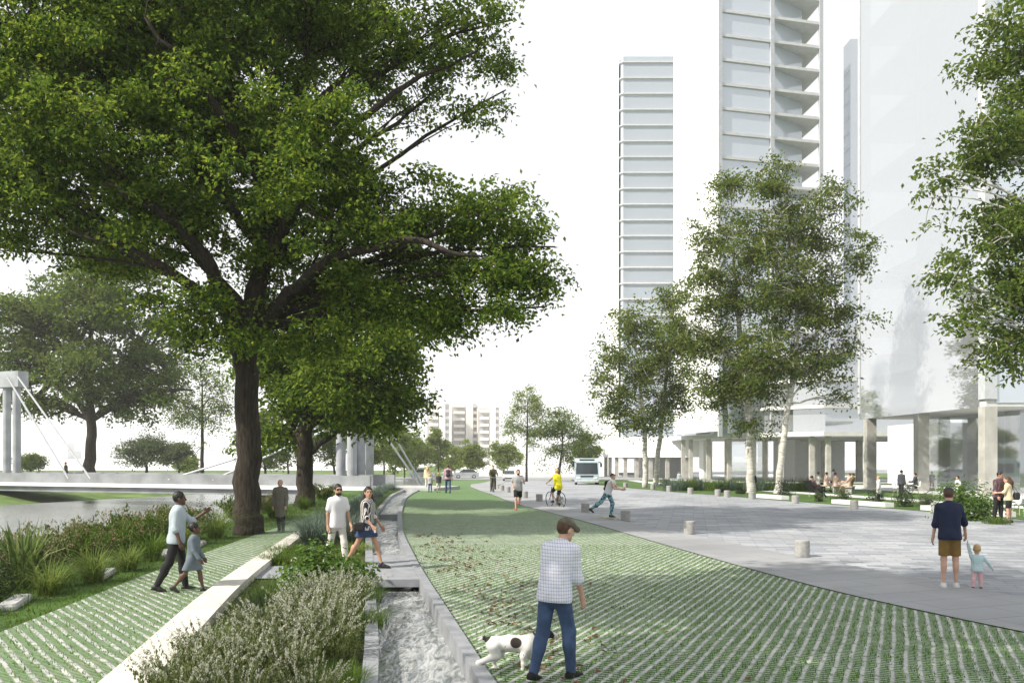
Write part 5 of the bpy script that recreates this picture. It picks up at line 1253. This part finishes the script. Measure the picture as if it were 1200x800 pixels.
gl_, ig = person('girl in grey blue dress and dark boots walking beside the pointing man', pg, -82, 1.22, lean=4, head=(15, 4), L=(20, 10, 2), Rr=(-22, 18, 2), aL=(10, 6, 18, 0), aR=(8, 8, 25, 0), top=('long', 'greydress'), bot=('dress', 'greydress'), shoes='leather', hair=('tail', 'hair_black'), skin='dark', hs=1.22, leg=.97, vox=.017)
po = P(329, 624)
person('old white haired man in long tweed coat on the riverside path', po, 172, 1.64, lean=3, head=(6, -4), L=(8, 6, 2), Rr=(-6, 8, 2), aL=(4, 9, 14, 4), aR=(-2, 9, 14, 4), top=('coat', 'coat'), bot=('trousers', 'black'), shoes='leather', hair=('fringe', 'hair_white'), vox=.017)
pw = Vector((at(400, 0, 18.0).x, 17.6, .03))
person('bearded man in white tee and sunglasses walking behind the striped blouse woman', pw, 216, 1.76, lean=2, head=(-6, 0), L=(16, 8, 2), Rr=(-18, 12, 2), aL=(12, 8, 14, 2), aR=(-10, 8, 16, 2), top=('tee', 'white'), bot=('trousers', 'offwhite'), shoes='offwhite', hair=('short', 'hair_black'), beard=True, glasses=True, skin='tan', slim=.9, vox=.015)
pf = Vector((at(431, 0, 17.3).x, 17.15, .085))
wo_, iw = person('dark haired woman in striped blouse and denim skirt stepping onto stone slab', pf, -106, 1.70, lean=4, head=(-52, 0), L=(24, 8, 1), Rr=(-24, 10, 1), aL=(12, 6, 22, 2), aR=(10, 9, 30, 0), top=('rolled', 'stripe'), bot=('skirt', 'denimskirt'), shoes='leather', hair=('long', 'hair_black'), skin='tan', slim=.92, vox=.014)
hb_ = thing('handbag', 'small black handbag at the hip of striped blouse woman', 'handbag', iw['pelvis'] + Vector((-.12, -.19, -.02)), 0)
MB().box((0, 0, 0), (.24, .09, .17), rz=.2, bev=.03).build('bag_body', CT['leather'], hb_); MB().tube([(-.1, 0, .08), (-.03, .06, .3), (.1, .12, .52), (.1, .1, .3), (.1, 0, .08)], .008, 6).build('strap', CT['leather'], hb_)
ph = MB().box((0, 0, 0), (.035, .02, .1), bev=.006).build('phone', CT['sole']); ph.location = iw['hand'][1]; tag(ph, 'white phone in the hand of striped blouse woman', 'phone')
# the family on the far lawn
pp, ip = person('man with grey backpack and mauve shirt walking away with two children', P(525, 578), 5, 1.82, L=(10, 6, 2), Rr=(-10, 10, 2), aL=(8, 10, 20, 0), aR=(-6, 10, 14, 0), top=('rolled', 'mauve'), bot=('trousers', 'jeans'), hair=('short', 'hair_brown'), vox=.024)
backpack('dark grey backpack on the man walking across the far lawn', ip, 'charcoal')
person('boy in dark top and pale shorts between the backpack man and smaller child', P(514, 577), 4, 1.28, L=(-8, 8, 2), Rr=(10, 8, 2), top=('tee', 'charcoal'), bot=('shorts', 'offwhite'), hair=('short', 'hair_blond'), hs=1.15, vox=.025)
person('small child in pale top and blue trousers on the far lawn, leftmost child', P(504, 577), 10, 1.18, L=(8, 8, 2), Rr=(-8, 8, 2), top=('tee', 'grey'), bot=('trousers', 'jeans'), hair=('short', 'hair_blond'), hs=1.18, vox=.025)
person('adult in cream top behind the small child on the far lawn', P(501, 574.5), 0, 1.75, L=(6, 6, 2), Rr=(-8, 8, 2), top=('long', 'cream'), bot=('trousers', 'offwhite'), hair=('long', 'hair_blond'), vox=.026)
person('runner in grey tee and black shorts jogging along the lawn edge', P(607, 598), 188, 1.78, lean=6, L=(-14, 62, 2), Rr=(16, 12, 2), aL=(34, 10, 88, 22), aR=(-30, 14, 85, 15), top=('tee', 'grey'), bot=('shorts', 'black'), shoes='red', hair=('short', 'hair_brown'), beard=True, vox=.019)
sb = P(712, 609)
sk_, isk = person('skateboarder in white tank top and teal print trousers pushing off', sb + Vector((0, 0, .10)), -112, 1.70, lean=20, bow=6, head=(-30, 6), L=(22, 32, 4), Rr=(-34, 22, 6), aL=(24, 10, 62, 20), aR=(30, 12, 52, 20), top=('tank', 'white'), bot=('trousers', 'tealpat'), shoes='leather', hair=('short', 'hair_brown'), glasses=True, skin='light', vox=.018)
backpack('black backpack worn by the skateboarder', isk, 'black', .9)
# people about the garden and towers
def Hpx(px, py, top): return max(1.3, min(1.85, (py - top) / F * P(px, py).y))
G = [
 ('person in dark blue jacket walking along the garden below the birches', 883, 577, 553, 178, ('long', 'navy'), ('trousers', 'charcoal'), 'hair_black', {}),
 ('pale clad pedestrian beyond the second birch group', 796, 570, 552, 150, ('long', 'paleblue'), ('trousers', 'offwhite'), 'hair_brown', {}),
 ('man in white tee and dark shorts standing by the crowded bench', 975, 575, 549, -120, ('tee', 'white'), ('shorts', 'black'), 'hair_black', dict(lean=14)),
 ('white clad woman strolling across the garden lawn', 1030, 587, 557, 70, ('coat', 'white'), ('trousers', 'offwhite'), 'hair_blond', dict(L=(14, 6, 2), Rr=(-14, 10, 2))),
 ('man in dark clothes standing before the white garden chairs', 1056, 584, 550, -60, ('long', 'charcoal'), ('trousers', 'black'), 'hair_black', {}),
 ('man in grey shirt and red trousers near the lobby glass', 1092, 574, 552, 170, ('tee', 'grey'), ('trousers', 'red'), 'hair_brown', {}),
 ('child in red dress near the lobby glass', 1101, 574, 559, 200, ('tee', 'red'), ('dress', 'red'), 'hair_brown', dict(hs=1.15)),
 ('child in white tee right behind the navy shirted man', 1123, 588, 564, 100, ('tee', 'white'), ('shorts', 'jeans'), 'hair_black', dict(hs=1.15)),
 ('person in faded grey standing by the lobby wall', 1153, 575, 552, 185, ('long', 'grey'), ('trousers', 'charcoal'), 'hair_brown', {}),
]
for lab, px, py, tp, yw, tp_, bt, hr, kw in G:
    a = dict(L=(7, 4, 2), Rr=(-7, 6, 2), vox=.026); a.update(kw)
    person(lab, P(px, py), yw, Hpx(px, py, tp), top=tp_, bot=bt, hair=('short', hr), **a)
person('man in plum plaid shirt facing woman at the right edge', P(1170, 612), 200, 1.80, head=(20, -8), L=(2, 3, 2), Rr=(-3, 4, 2), aL=(10, 8, 26, 10), aR=(6, 9, 20, 4), top=('long', 'plaid'), bot=('trousers', 'black'), shoes='khaki', hair=('short', 'hair_black'), skin='tan', vox=.018)
wq, iq = person('woman in cream blouse and black shorts facing plaid shirted man', P(1182, 613), 60, 1.64, head=(10, -8), L=(4, 3, 2), Rr=(-3, 5, 2), aL=(24, 6, 60, 15), aR=(20, 8, 60, 20), top=('rolled', 'cream'), bot=('shorts', 'black'), shoes='leather', hair=('long', 'hair_brown'), slim=.92, vox=.018)
hb2 = thing('handbag', 'black shoulder bag hanging behind the cream bloused woman', 'handbag', iq['pelvis'] + Vector((.26, -.02, .06)), 0)
MB().box((0, 0, 0), (.22, .16, .26), bev=.05).build('bag_body', CT['leather'], hb2); MB().tube([(-.06, 0, .12), (-.13, .04, .35), (-.2, .03, .5), (-.1, -.06, .3), (.05, 0, .12)], .008, 6).build('strap', CT['leather'], hb2)
bw_ = bpt(25.0, -.6, .103)
person('lone walker crossing the footbridge near the left pylon', bw_, 100, 1.7, L=(10, 6, 2), Rr=(-10, 8, 2), top=('long', 'olive'), bot=('trousers', 'black'), hair=('short', 'hair_brown'), vox=.028)
# --- seating: chairs, bench, tables and those who use them
def shell_chair(label, loc, rz, group='white shell chairs in the garden'):
    t = thing('garden_chair', label, 'chair', loc, rz, group)
    V, Fs = sdf_mesh([rc((-.14, .12, .45), (.14, .12, .45), .05, .05, .05), rc((-.14, -.14, .45), (.14, -.14, .45), .055, .055, .05), rc((-.15, -.2, .5), (-.14, -.24, .78), .045, .04, .05), rc((.15, -.2, .5), (.14, -.24, .78), .045, .04, .05), rc((0, -.2, .5), (0, -.25, .78), .06, .05, .06), rc((0, -.1, .44), (0, .12, .44), .05, .05, .06), rc((-.2, -.15, .52), (-.2, .08, .6), .03, .025, .04), rc((.2, -.15, .52), (.2, .08, .6), .03, .025, .04)], .022)
    raw('seat_shell', V, Fs, 'white', t, smooth=True)
    for x in (-1, 1):
        for y in (-1, 1): MB().tube([(x * .1, y * .09, .43), (x * .2, y * .2, 0)], [.016, .011], 8).build('leg', MT['woodleg'], t)
    return t
MT['woodleg'] = mat('pale_wood', (.42, .36, .28), .5, .2, 20)
sit = dict(L=(84, 84, 6), Rr=(82, 86, 6), aL=(30, 8, 60, 14), aR=(28, 8, 62, 14), vox=.025)
p_ = P(1073, 580); shell_chair('white shell chair under the seated woman in dark top', p_, R(70)); a = dict(sit); person('woman in dark top sitting on a white garden chair', p_ + Vector((0, 0, 0)), 70, 1.6, seat=.5, top=('long', 'charcoal'), bot=('trousers', 'grey'), hair=('short', 'hair_black'), **a)
shell_chair('empty white shell chair left of the standing dark clad man', P(1052, 581), R(-70)); shell_chair('empty white shell chair just behind the couple at right edge', P(1194, 604), R(20)); shell_chair('empty white shell chair cut by the right edge, nearer lawn', P(1206, 600), R(-30))
def table(label, loc):
    t = thing('garden_table', label, 'table', loc)
    MB().lathe((0, 0, .71), [(.36, 0), (.38, .012), (.36, .025)], 24).build('table_top', 'white', t); MB().tube([(0, 0, .02), (0, 0, .705)], .03, 10).build('leg', 'steel', t); MB().lathe((0, 0, .0), [(.22, 0), (.22, .012), (.04, .03)], 20).build('base', 'steel', t)
table('small round white table between the garden chairs', P(1063, 580)); table('small round white table by the seats at right edge', P(1201, 606))
bp_ = P(968, 577); be = thing('garden_bench', 'long pale bench with three people sitting on the garden lawn', 'bench', bp_, R(-78))
MB().box((0, 0, .44), (2.6, .44, .07), bev=.02).build('seat', MT['woodleg'], be)
for x in (-1.1, 1.1): MB().box((x, 0, .2), (.12, .38, .40)).build('leg', 'concrete', be)
Rz = Matrix.Rotation(R(-78), 3, 'Z')
for x, lab, tp_, bt, hr in ((-.95, 'person in plum top sitting on the bench end nearest viewer', ('tee', 'offwhite'), ('trousers', 'charcoal'), 'hair_brown'), (0, 'woman in pale top in the middle of the garden bench', ('tee', 'peach'), ('shorts', 'offwhite'), 'hair_black'), (.95, 'person in peach dress on the far end of garden bench', ('tee', 'peach'), ('dress', 'peach'), 'hair_brown')):
    if lab.startswith('person in plum'): lab = 'person in off white tee on bench end nearest viewer'
    if lab.startswith('woman in pale'): lab = 'woman in peach top and pale shorts in the middle of the bench'
    a = dict(sit); person(lab, bp_ + Rz @ Vector((x, .02, 0)), -78, 1.65, seat=.475, top=tp_, bot=bt, hair=('short', hr), **a)
lp = P(954, 583); lg = thing('lounge_chair', 'low dark lounge chair under the reclining man', 'chair', lp, R(-70))
MB().add([(-.3, -.1, .36), (.3, -.1, .36), (.3, .45, .42), (-.3, .45, .42), (-.3, -.1, .31), (.3, -.1, .31), (.3, .45, .37), (-.3, .45, .37)], [(0, 1, 2, 3), (7, 6, 5, 4), (0, 4, 5, 1), (1, 5, 6, 2), (2, 6, 7, 3), (3, 7, 4, 0)]).build('seat', CT['black'], lg)
MB().add([(-.3, -.11, .36), (.3, -.11, .36), (.3, -.45, .98), (-.3, -.45, .98), (-.3, -.16, .33), (.3, -.16, .33), (.3, -.5, .95), (-.3, -.5, .95)], [(0, 1, 2, 3), (7, 6, 5, 4), (0, 4, 5, 1), (1, 5, 6, 2), (2, 6, 7, 3), (3, 7, 4, 0)]).build('backrest', CT['black'], lg)
for x in (-.26, .26):
    for y in (-.1, .4): MB().tube([(x, y, .33), (x, y * 1.2, 0)], .014, 6).build('leg', 'steel', lg)
person('man in plum shirt reclining with stretched legs on lounge chair', lp, -70, 1.75, lean=-24, head=(0, -14), seat=.40, L=(74, 34, 5), Rr=(70, 28, 5), aL=(34, 10, 50, 14), aR=(36, 10, 50, 14), top=('long', 'plaid'), bot=('trousers', 'navy'), hair=('short', 'hair_black'), vox=.024)
b2_ = P(996, 578); be2 = thing('garden_bench', 'short pale bench with a reclining pair right of the long bench', 'bench', b2_, R(60))
MB().box((0, 0, .42), (1.5, .46, .07), bev=.02).build('seat', MT['woodleg'], be2)
for x in (-.6, .6): MB().box((x, 0, .19), (.12, .38, .38)).build('leg', 'concrete', be2)
Rz = Matrix.Rotation(R(60), 3, 'Z')
for x, lab, m_, l_ in ((-.38, 'woman in peach dress leaning on the short bench', 'peach', -8), (.38, 'person in brown top leaning back on the short bench', 'khaki', -22)):
    a = dict(sit); a['L'] = (80, 60, 6); person(lab, b2_ + Rz @ Vector((x, .02, 0)), 60, 1.65, lean=l_, seat=.455, top=('tee', m_), bot=('shorts', 'charcoal' if m_ == 'khaki' else m_), hair=('short', 'hair_brown'), **a)
# ------------------------------------------------------------------ dog
MT['dogcoat'] = None
m_, n_, l_, b_ = nodes('white_coat_dark_patches'); MT['dogcoat'] = m_
tc_ = n_.new('ShaderNodeTexCoord'); base_ = None
def _patch(c, r, soft=.012):
    d = n_.new('ShaderNodeVectorMath'); d.operation = 'DISTANCE'; l_.new(tc_.outputs['Object'], d.inputs[0]); d.inputs[1].default_value = c
    q = n_.new('ShaderNodeMapRange'); q.inputs[1].default_value = r; q.inputs[2].default_value = r + soft; q.inputs[3].default_value = 1; q.inputs[4].default_value = 0
    l_.new(d.outputs['Value'], q.inputs[0]); return q.outputs[0]
acc = None
for c, r in (((.02, -.1, .36), .062), ((-.32, 0, .40), .05), ((.40, -.05, .42), .075), ((.41, .06, .44), .06), ((-.24, .02, .405), .04)):
    o_ = _patch(c, r)
    if acc is None: acc = o_
    else:
        q = n_.new('ShaderNodeMath'); q.operation = 'MAXIMUM'; l_.new(acc, q.inputs[0]); l_.new(o_, q.inputs[1]); acc = q.outputs[0]
tk_ = n_.new('ShaderNodeTexNoise'); tk_.inputs['Scale'].default_value = 42; l_.new(tc_.outputs['Object'], tk_.inputs['Vector'])
gt = n_.new('ShaderNodeMath'); gt.operation = 'GREATER_THAN'; gt.inputs[1].default_value = .70; l_.new(tk_.outputs[0], gt.inputs[0])
q = n_.new('ShaderNodeMath'); q.operation = 'MAXIMUM'; l_.new(acc, q.inputs[0]); l_.new(gt.outputs[0], q.inputs[1])
mx_ = n_.new('ShaderNodeMix'); mx_.data_type = 'RGBA'; mx_.inputs[6].default_value = (.66, .65, .62, 1); mx_.inputs[7].default_value = (.025, .016, .012, 1)
l_.new(q.outputs[0], mx_.inputs['Factor']); l_.new(mx_.outputs[2], b_.inputs['Base Color']); b_.inputs['Roughness'].default_value = .8
dg = thing('dog', 'white dog with dark patches walking on leash behind the checked shirt man', 'dog', P(602, 786), R(4)); dg.scale = (.92, .92, .92); bpy.context.view_layer.update()
def dleg(x, y, hind, sw):
    if hind: pts = [((x, y, .30), .075), ((x + .07 + sw * .3, y, .20), .05), ((x - .06 + sw, y, .12), .026), ((x - .035 + sw, y, .03), .02), ((x + .0 + sw, y, .018), .022)]
    else: pts = [((x, y, .28), .06), ((x - .03 + sw * .4, y, .19), .038), ((x + sw, y, .10), .024), ((x + .0 + sw * 1.15, y, .03), .02), ((x + .03 + sw * 1.15, y, .018), .022)]
    return [rc(a, b, ra, rb, .03) for (a, ra), (b, rb) in zip(pts, pts[1:])]
pr = [rc((-.22, 0, .33), (-.04, 0, .335), .088, .088, .06), rc((-.04, 0, .33), (.17, 0, .315), .085, .112, .06), rc((.17, 0, .31), (.22, 0, .28), .1, .08, .05), el((-.24, 0, .33), (.09, .075, .09), None, .05),
      rc((.2, 0, .35), (.33, 0, .43), .075, .062, .05), el((.38, 0, .445), (.075, .066, .068), None, .03), rc((.42, 0, .435), (.5, 0, .41), .042, .032, .03)]
pr += dleg(-.24, -.06, True, -.12) + dleg(-.25, .06, True, .07) + dleg(.16, -.06, False, -.05) + dleg(.17, .06, False, .09)
pr += [rc((-.3, 0, .37), (-.36, 0, .40), .028, .02, .03), rc((-.36, 0, .40), (-.42, 0, .37), .02, .012, .02)]
V, Fs = sdf_mesh(pr, .0085); raw('body', V, Fs, 'dogcoat', dg, smooth=True)
for s in (-1, 1):
    V, Fs = sdf_mesh([rc((.35, s * .055, .49), (.355, s * .085, .42), .02, .012, .02), rc((.355, s * .06, .48), (.38, s * .082, .44), .018, .012, .02)], .007); raw('ear', V, Fs, CT['hair_black'], dg, smooth=True)
    V, Fs = sdf_mesh([el((.437, s * .036, .455), (.008, .007, .008), None, .003)], .004); raw('eye', V, Fs, CT['eye'], dg)
V, Fs = sdf_mesh([el((.528, 0, .418), (.012, .014, .011), None, .003)], .005); raw('nose', V, Fs, CT['eye'], dg, smooth=True)
a_ = np.arange(25) * 2 * math.pi / 24; ctr = np.array([.275, 0, .395]); ax1 = np.array([0, 1.0, 0]); ax2 = np.array([-.55, 0, .83])
MB().tube([ctr + .077 * (math.cos(t) * ax1 + math.sin(t) * ax2) for t in a_], .012, 8, cap=False).build('collar', CT['leather'], dg, True)
cw = dg.matrix_world @ Vector((.27, 0, .47)); h0 = im['hand'][-1]
lsp = [cw.lerp(h0, t) + Vector((0, 0, -.07 * math.sin(math.pi * t))) for t in np.linspace(0, 1, 12)]
tag(MB().tube(lsp, .007, 6).build('dog_leash', CT['leather']), 'thin black leash from dog collar to the hand of checked shirt man', 'leash')
# ------------------------------------------------------------------ bollards
MT['bollard'] = mat('speckled_concrete', (.33, .325, .31), .85, .16, 14, .2)
def bollard(label, p, group):
    t = thing('bollard', label, 'bollard', p, 0, group)
    MB().lathe((0, 0, 0), [(.155, 0), (.17, .03), (.17, .37), (.165, .395), (.15, .405)], 24).build('post', 'bollard', t, False); MB().lathe((0, 0, -.001), [(.178, 0), (.178, .012)], 24).build('base_ring', 'steel', t)
    return t
nb = [(940, 653), (808, 626), (733, 611), (686, 601), (656, 592), (632, 588), (615, 584), (603, 580.5), (595, 577.5), (588, 575.2), (584, 573.4)]
p0_ = None
for k, (x, y) in enumerate(nb):
    lab = f'{nth[k]} grey concrete bollard from the front along the pale walkway' if k < 10 else 'last tiny grey bollard far along the pale walkway'
    if k == 0: p0_ = bollard('nearest and largest grey concrete bollard along the pale walkway', P(x, y), 'grey bollards along the pale walkway')
    else: copy_thing(p0_, P(x, y), k * .7, lab)
fb = [(1096, 601), (1001, 597), (932, 590), (881, 585), (852, 583), (841, 581.5), (809, 579), (784, 576), (765, 573.5), (733, 571)]
for k, (x, y) in enumerate(fb):
    c = copy_thing(p0_, P(x, y), k, f'{nth[k]} grey bollard from the right along the garden edge of the plaza'); c['group'] = 'grey bollards along the garden edge'
# ------------------------------------------------------------------ bicycles, skateboard
def bicycle(label, loc, rz, col):
    t = thing('bicycle', label, 'bicycle', loc, rz)
    for y in (.52, -.52):
        a = np.arange(29) * 2 * math.pi / 28
        wh = MB().tube([(0, y + .335 * math.cos(q), .345 + .335 * math.sin(q)) for q in a], .018, 8, cap=False).build('wheel', 'black', t, True)
        sp = MB()
        for q in np.arange(10) * math.pi / 5: sp.tube([(0, y, .345), (0, y + .32 * math.cos(q), .345 + .32 * math.sin(q))], .003, 4)
        sp.build('spoke', 'chrome', wh)['kind'] = 'stuff'
        MB().lathe((-.035, y, .345), [(.022, 0), (.022, .07)], 10, 'x').build('hub', 'chrome', wh)
    f = MB(); bb, st, hd = (0, -.08, .3), (0, -.2, .8), (0, .36, .8)
    for a, b in ((bb, st), (bb, (0, .39, .66)), (st, hd), (bb, (0, -.52, .345)), (st, (0, -.52, .345)), ((0, .34, .9), (0, .41, .6)), ((0, .41, .6), (0, .52, .345))): f.tube([a, b], .018, 8)
    f.build('frame', col, t); MB().tube([(-.28, .27, .97), (-.2, .34, 1.0), (0, .34, .97), (.2, .34, 1.0), (.28, .27, .97)], .013, 8).build('handlebar', 'chrome', t)
    MB().box((0, -.22, .88), (.13, .26, .05), bev=.03).build('saddle', 'black', t); MB().tube([(0, -.2, .78), (0, -.215, .87)], .014, 8).build('seat_post', 'chrome', t)
    MB().tube([(-.12, -.08, .16), (-.06, -.08, .16), (-.06, -.08, .3), (.06, -.08, .3), (.06, -.08, .44), (.12, -.08, .44)], .012, 6).build('pedal', 'chrome', t)
    return t
pc_ = P(651, 594); MT['darkframe'] = mat('dark_green_paint', (.02, .03, .025), .35, .05, 9)
bicycle('dark city bicycle ridden by the yellow vested cyclist', pc_, R(28), 'darkframe')
Rz = Matrix.Rotation(R(28), 3, 'Z')
person('cyclist in bright yellow vest riding away beside the bollards', pc_ + Rz @ Vector((0, -.24, 0)), 28, 1.72, lean=16, seat=.88, L=(50, 62, 4), Rr=(22, 26, 4), aL=(48, 10, 14, 0), aR=(48, 10, 14, 0), top=('vest', 'yellow'), bot=('shorts', 'black'), hair=('short', 'hair_blond'), vox=.02)
pc2 = P(578, 577); bicycle('far bicycle ridden by the dark clad cyclist', pc2, R(185), 'darkframe')
Rz = Matrix.Rotation(R(185), 3, 'Z')
person('dark clad cyclist coming towards viewer by the lawn tip', pc2 + Rz @ Vector((0, -.24, 0)), 185, 1.72, lean=14, seat=.88, L=(50, 62, 4), Rr=(22, 26, 4), aL=(46, 12, 14, 0), aR=(46, 12, 14, 0), top=('long', 'olive'), bot=('trousers', 'olive'), hair=('short', 'hair_black'), vox=.026)
bicycle('white bicycle parked on the plaza edge behind navy shirted man', P(1107, 591), R(75), 'white')
s_ = thing('skateboard', 'yellow green skateboard under the pushing skateboarder', 'skateboard', sb + Vector((.12, -.02, 0)), R(-112))
MT['deck'] = mat('yellow_green_deck', (.3, .32, .06), .4, .2, 14)
dk = [(.1 * sx, y, z) for y, z in ((-.4, .135), (-.28, .1), (.28, .1), (.4, .135)) for sx in (-1, 1)]
MB().add(dk + [(x, y, z - .014) for x, y, z in dk], [(0, 1, 3, 2), (2, 3, 5, 4), (4, 5, 7, 6), (10, 11, 9, 8), (12, 13, 11, 10), (14, 15, 13, 12), (0, 2, 10, 8), (2, 4, 12, 10), (4, 6, 14, 12), (3, 1, 9, 11), (5, 3, 11, 13), (7, 5, 13, 15), (1, 0, 8, 9), (6, 7, 15, 14)]).build('deck', 'deck', s_)
for y in (-.24, .24):
    MB().tube([(-.09, y, .045), (.09, y, .045)], .012, 6).build('truck', 'chrome', s_)
    for x in (-1, 1): MB().lathe((x * .085 - .02, y, .032), [(.03, 0), (.03, .04)], 12, 'x').build('wheel', 'white', s_)
# ------------------------------------------------------------------ coach and cars
MT['busblue'] = mat('pale_blue_white_paint', (.45, .55, .60), .3, .04, 2); MT['lampglass'] = mat('lamp_glass', (.75, .75, .72), .15, 0); MT['redlamp'] = mat('red_lamp', (.4, .02, .02), .3, 0)
bs = thing('coach', 'pale blue white coach driving towards viewer at the road bend', 'bus', P(687, 567.5), R(176))
W_, L_, H_ = 1.22, 8.4, 2.75
pf_ = [(-L_ / 2, .35), (L_ / 2 - .1, .35), (L_ / 2, .5), (L_ / 2 + .02, 1.15), (L_ / 2 - .22, 2.45), (L_ / 2 - .5, H_), (-L_ / 2 + .15, H_), (-L_ / 2, H_ - .25)]
MB().extrude_x(pf_, -W_, W_).build('body', 'busblue', bs)
n0 = np.array([0, 1.3, .24]); n0 /= np.linalg.norm(n0)
def onfront(x, t): return (x, L_ / 2 + .02 - .24 * t + .012 * 1, 1.15 + 1.3 * t)
MB().add([onfront(-1.1, .02), onfront(1.1, .02), onfront(1.04, .9), onfront(-1.04, .9)], [(0, 1, 2, 3)]).build('windscreen', 'darkglass', bs)
MB().box((0, L_ / 2 - .33, H_ - .13), (1.5, .02, .2), rx=.75).build('destination_sign', 'black', bs)
for s in (-1, 1):
    for k in range(5): MB().box((s * (W_ + .004), 2.7 - k * 1.5, 1.75), (.012, 1.36, .95)).build('window', 'darkglass', bs)
    MB().box((s * .85, L_ / 2 + .02, .78), (.42, .05, .2), bev=.02).build('headlight', 'lampglass', bs)
    MB().tube([(s * 1.15, L_ / 2 - .2, 2.4), (s * 1.4, L_ / 2 + .15, 2.35)], .03, 6).build('mirror_arm', 'black', bs)
    MB().box((s * 1.4, L_ / 2 + .17, 2.1), (.2, .1, .42), bev=.04).build('mirror', 'black', bs)
    for y in (2.7, -2.5):
        wv_ = MB().lathe((s * (W_ - .14) - .13, y, .48), [(.40, 0), (.48, .04), (.48, .22), (.40, .262)], 22, 'x').build('wheel', 'black', bs)
        MB().lathe((s * (W_ - .0) - .02, y, .48), [(.24, 0), (.2, .04)], 16, 'x').build('rim', 'chrome', wv_)
MB().box((0, L_ / 2 + .03, .48), (2.36, .1, .24), bev=.04).build('bumper', 'steel', bs); MB().box((0, L_ / 2 + .035, .98), (1.3, .02, .14)).build('grille', 'black', bs)
MT['carw'] = mat('white_car_paint', (.75, .75, .75), .25, .03, 2); MT['carg'] = mat('silver_car_paint', (.4, .42, .44), .25, .03, 2)
def car(label, loc, rz, paint, group='cars on the far road'):
    t = thing('car', label, 'car', loc, rz, group)
    lo_ = [(-2.1, .28), (2.05, .28), (2.15, .5), (2.08, .8), (1.15, .95), (-1.75, 1.0), (-2.1, .9)]
    up_ = [(1.1, .952), (.45, 1.45), (-1.1, 1.47), (-1.8, 1.003)]
    MB().extrude_x(lo_, -.88, .88).build('body', paint, t); MB().extrude_x(up_, -.72, .72).build('cabin', 'darkglass', t)
    MB().box((0, -.33, 1.475), (1.36, 1.6, .03), bev=.01).build('roof', paint, t)
    for s in (-1, 1):
        MB().box((s * .62, 2.1, .66), (.36, .1, .16), bev=.03).build('headlight', 'lampglass', t); MB().box((s * .65, -2.1, .78), (.34, .06, .14)).build('tail_light', 'redlamp', t)
        MB().box((s * .98, .75, 1.02), (.2, .12, .13), bev=.03).build('mirror', paint, t)
        for y in (1.3, -1.3):
            wv_ = MB().lathe((s * .8 - .1, y, .32), [(.28, 0), (.32, .03), (.32, .17), (.28, .2)], 20, 'x').build('wheel', 'black', t); MB().lathe((s * .9 - .012, y, .32), [(.2, 0), (.18, .024)], 14, 'x').build('rim', 'chrome', wv_)
    MB().box((0, 2.13, .45), (1.2, .04, .14)).build('grille', 'black', t)
    return t
c1 = car('white car coming round the bend left of the runner', Vector((at(597, 0, 126).x, 126, gz(126) + .05)), R(178), 'carw')
c2 = car('silver car side on behind the far end of the lawn', Vector((at(546, 0, 141).x, 141, gz(141) + .04)), R(96), 'carg')
copy_thing(c2, Vector((at(494, 0, 143).x, 143, gz(143) + .04)), R(90), 'silver car side on left of the far family')
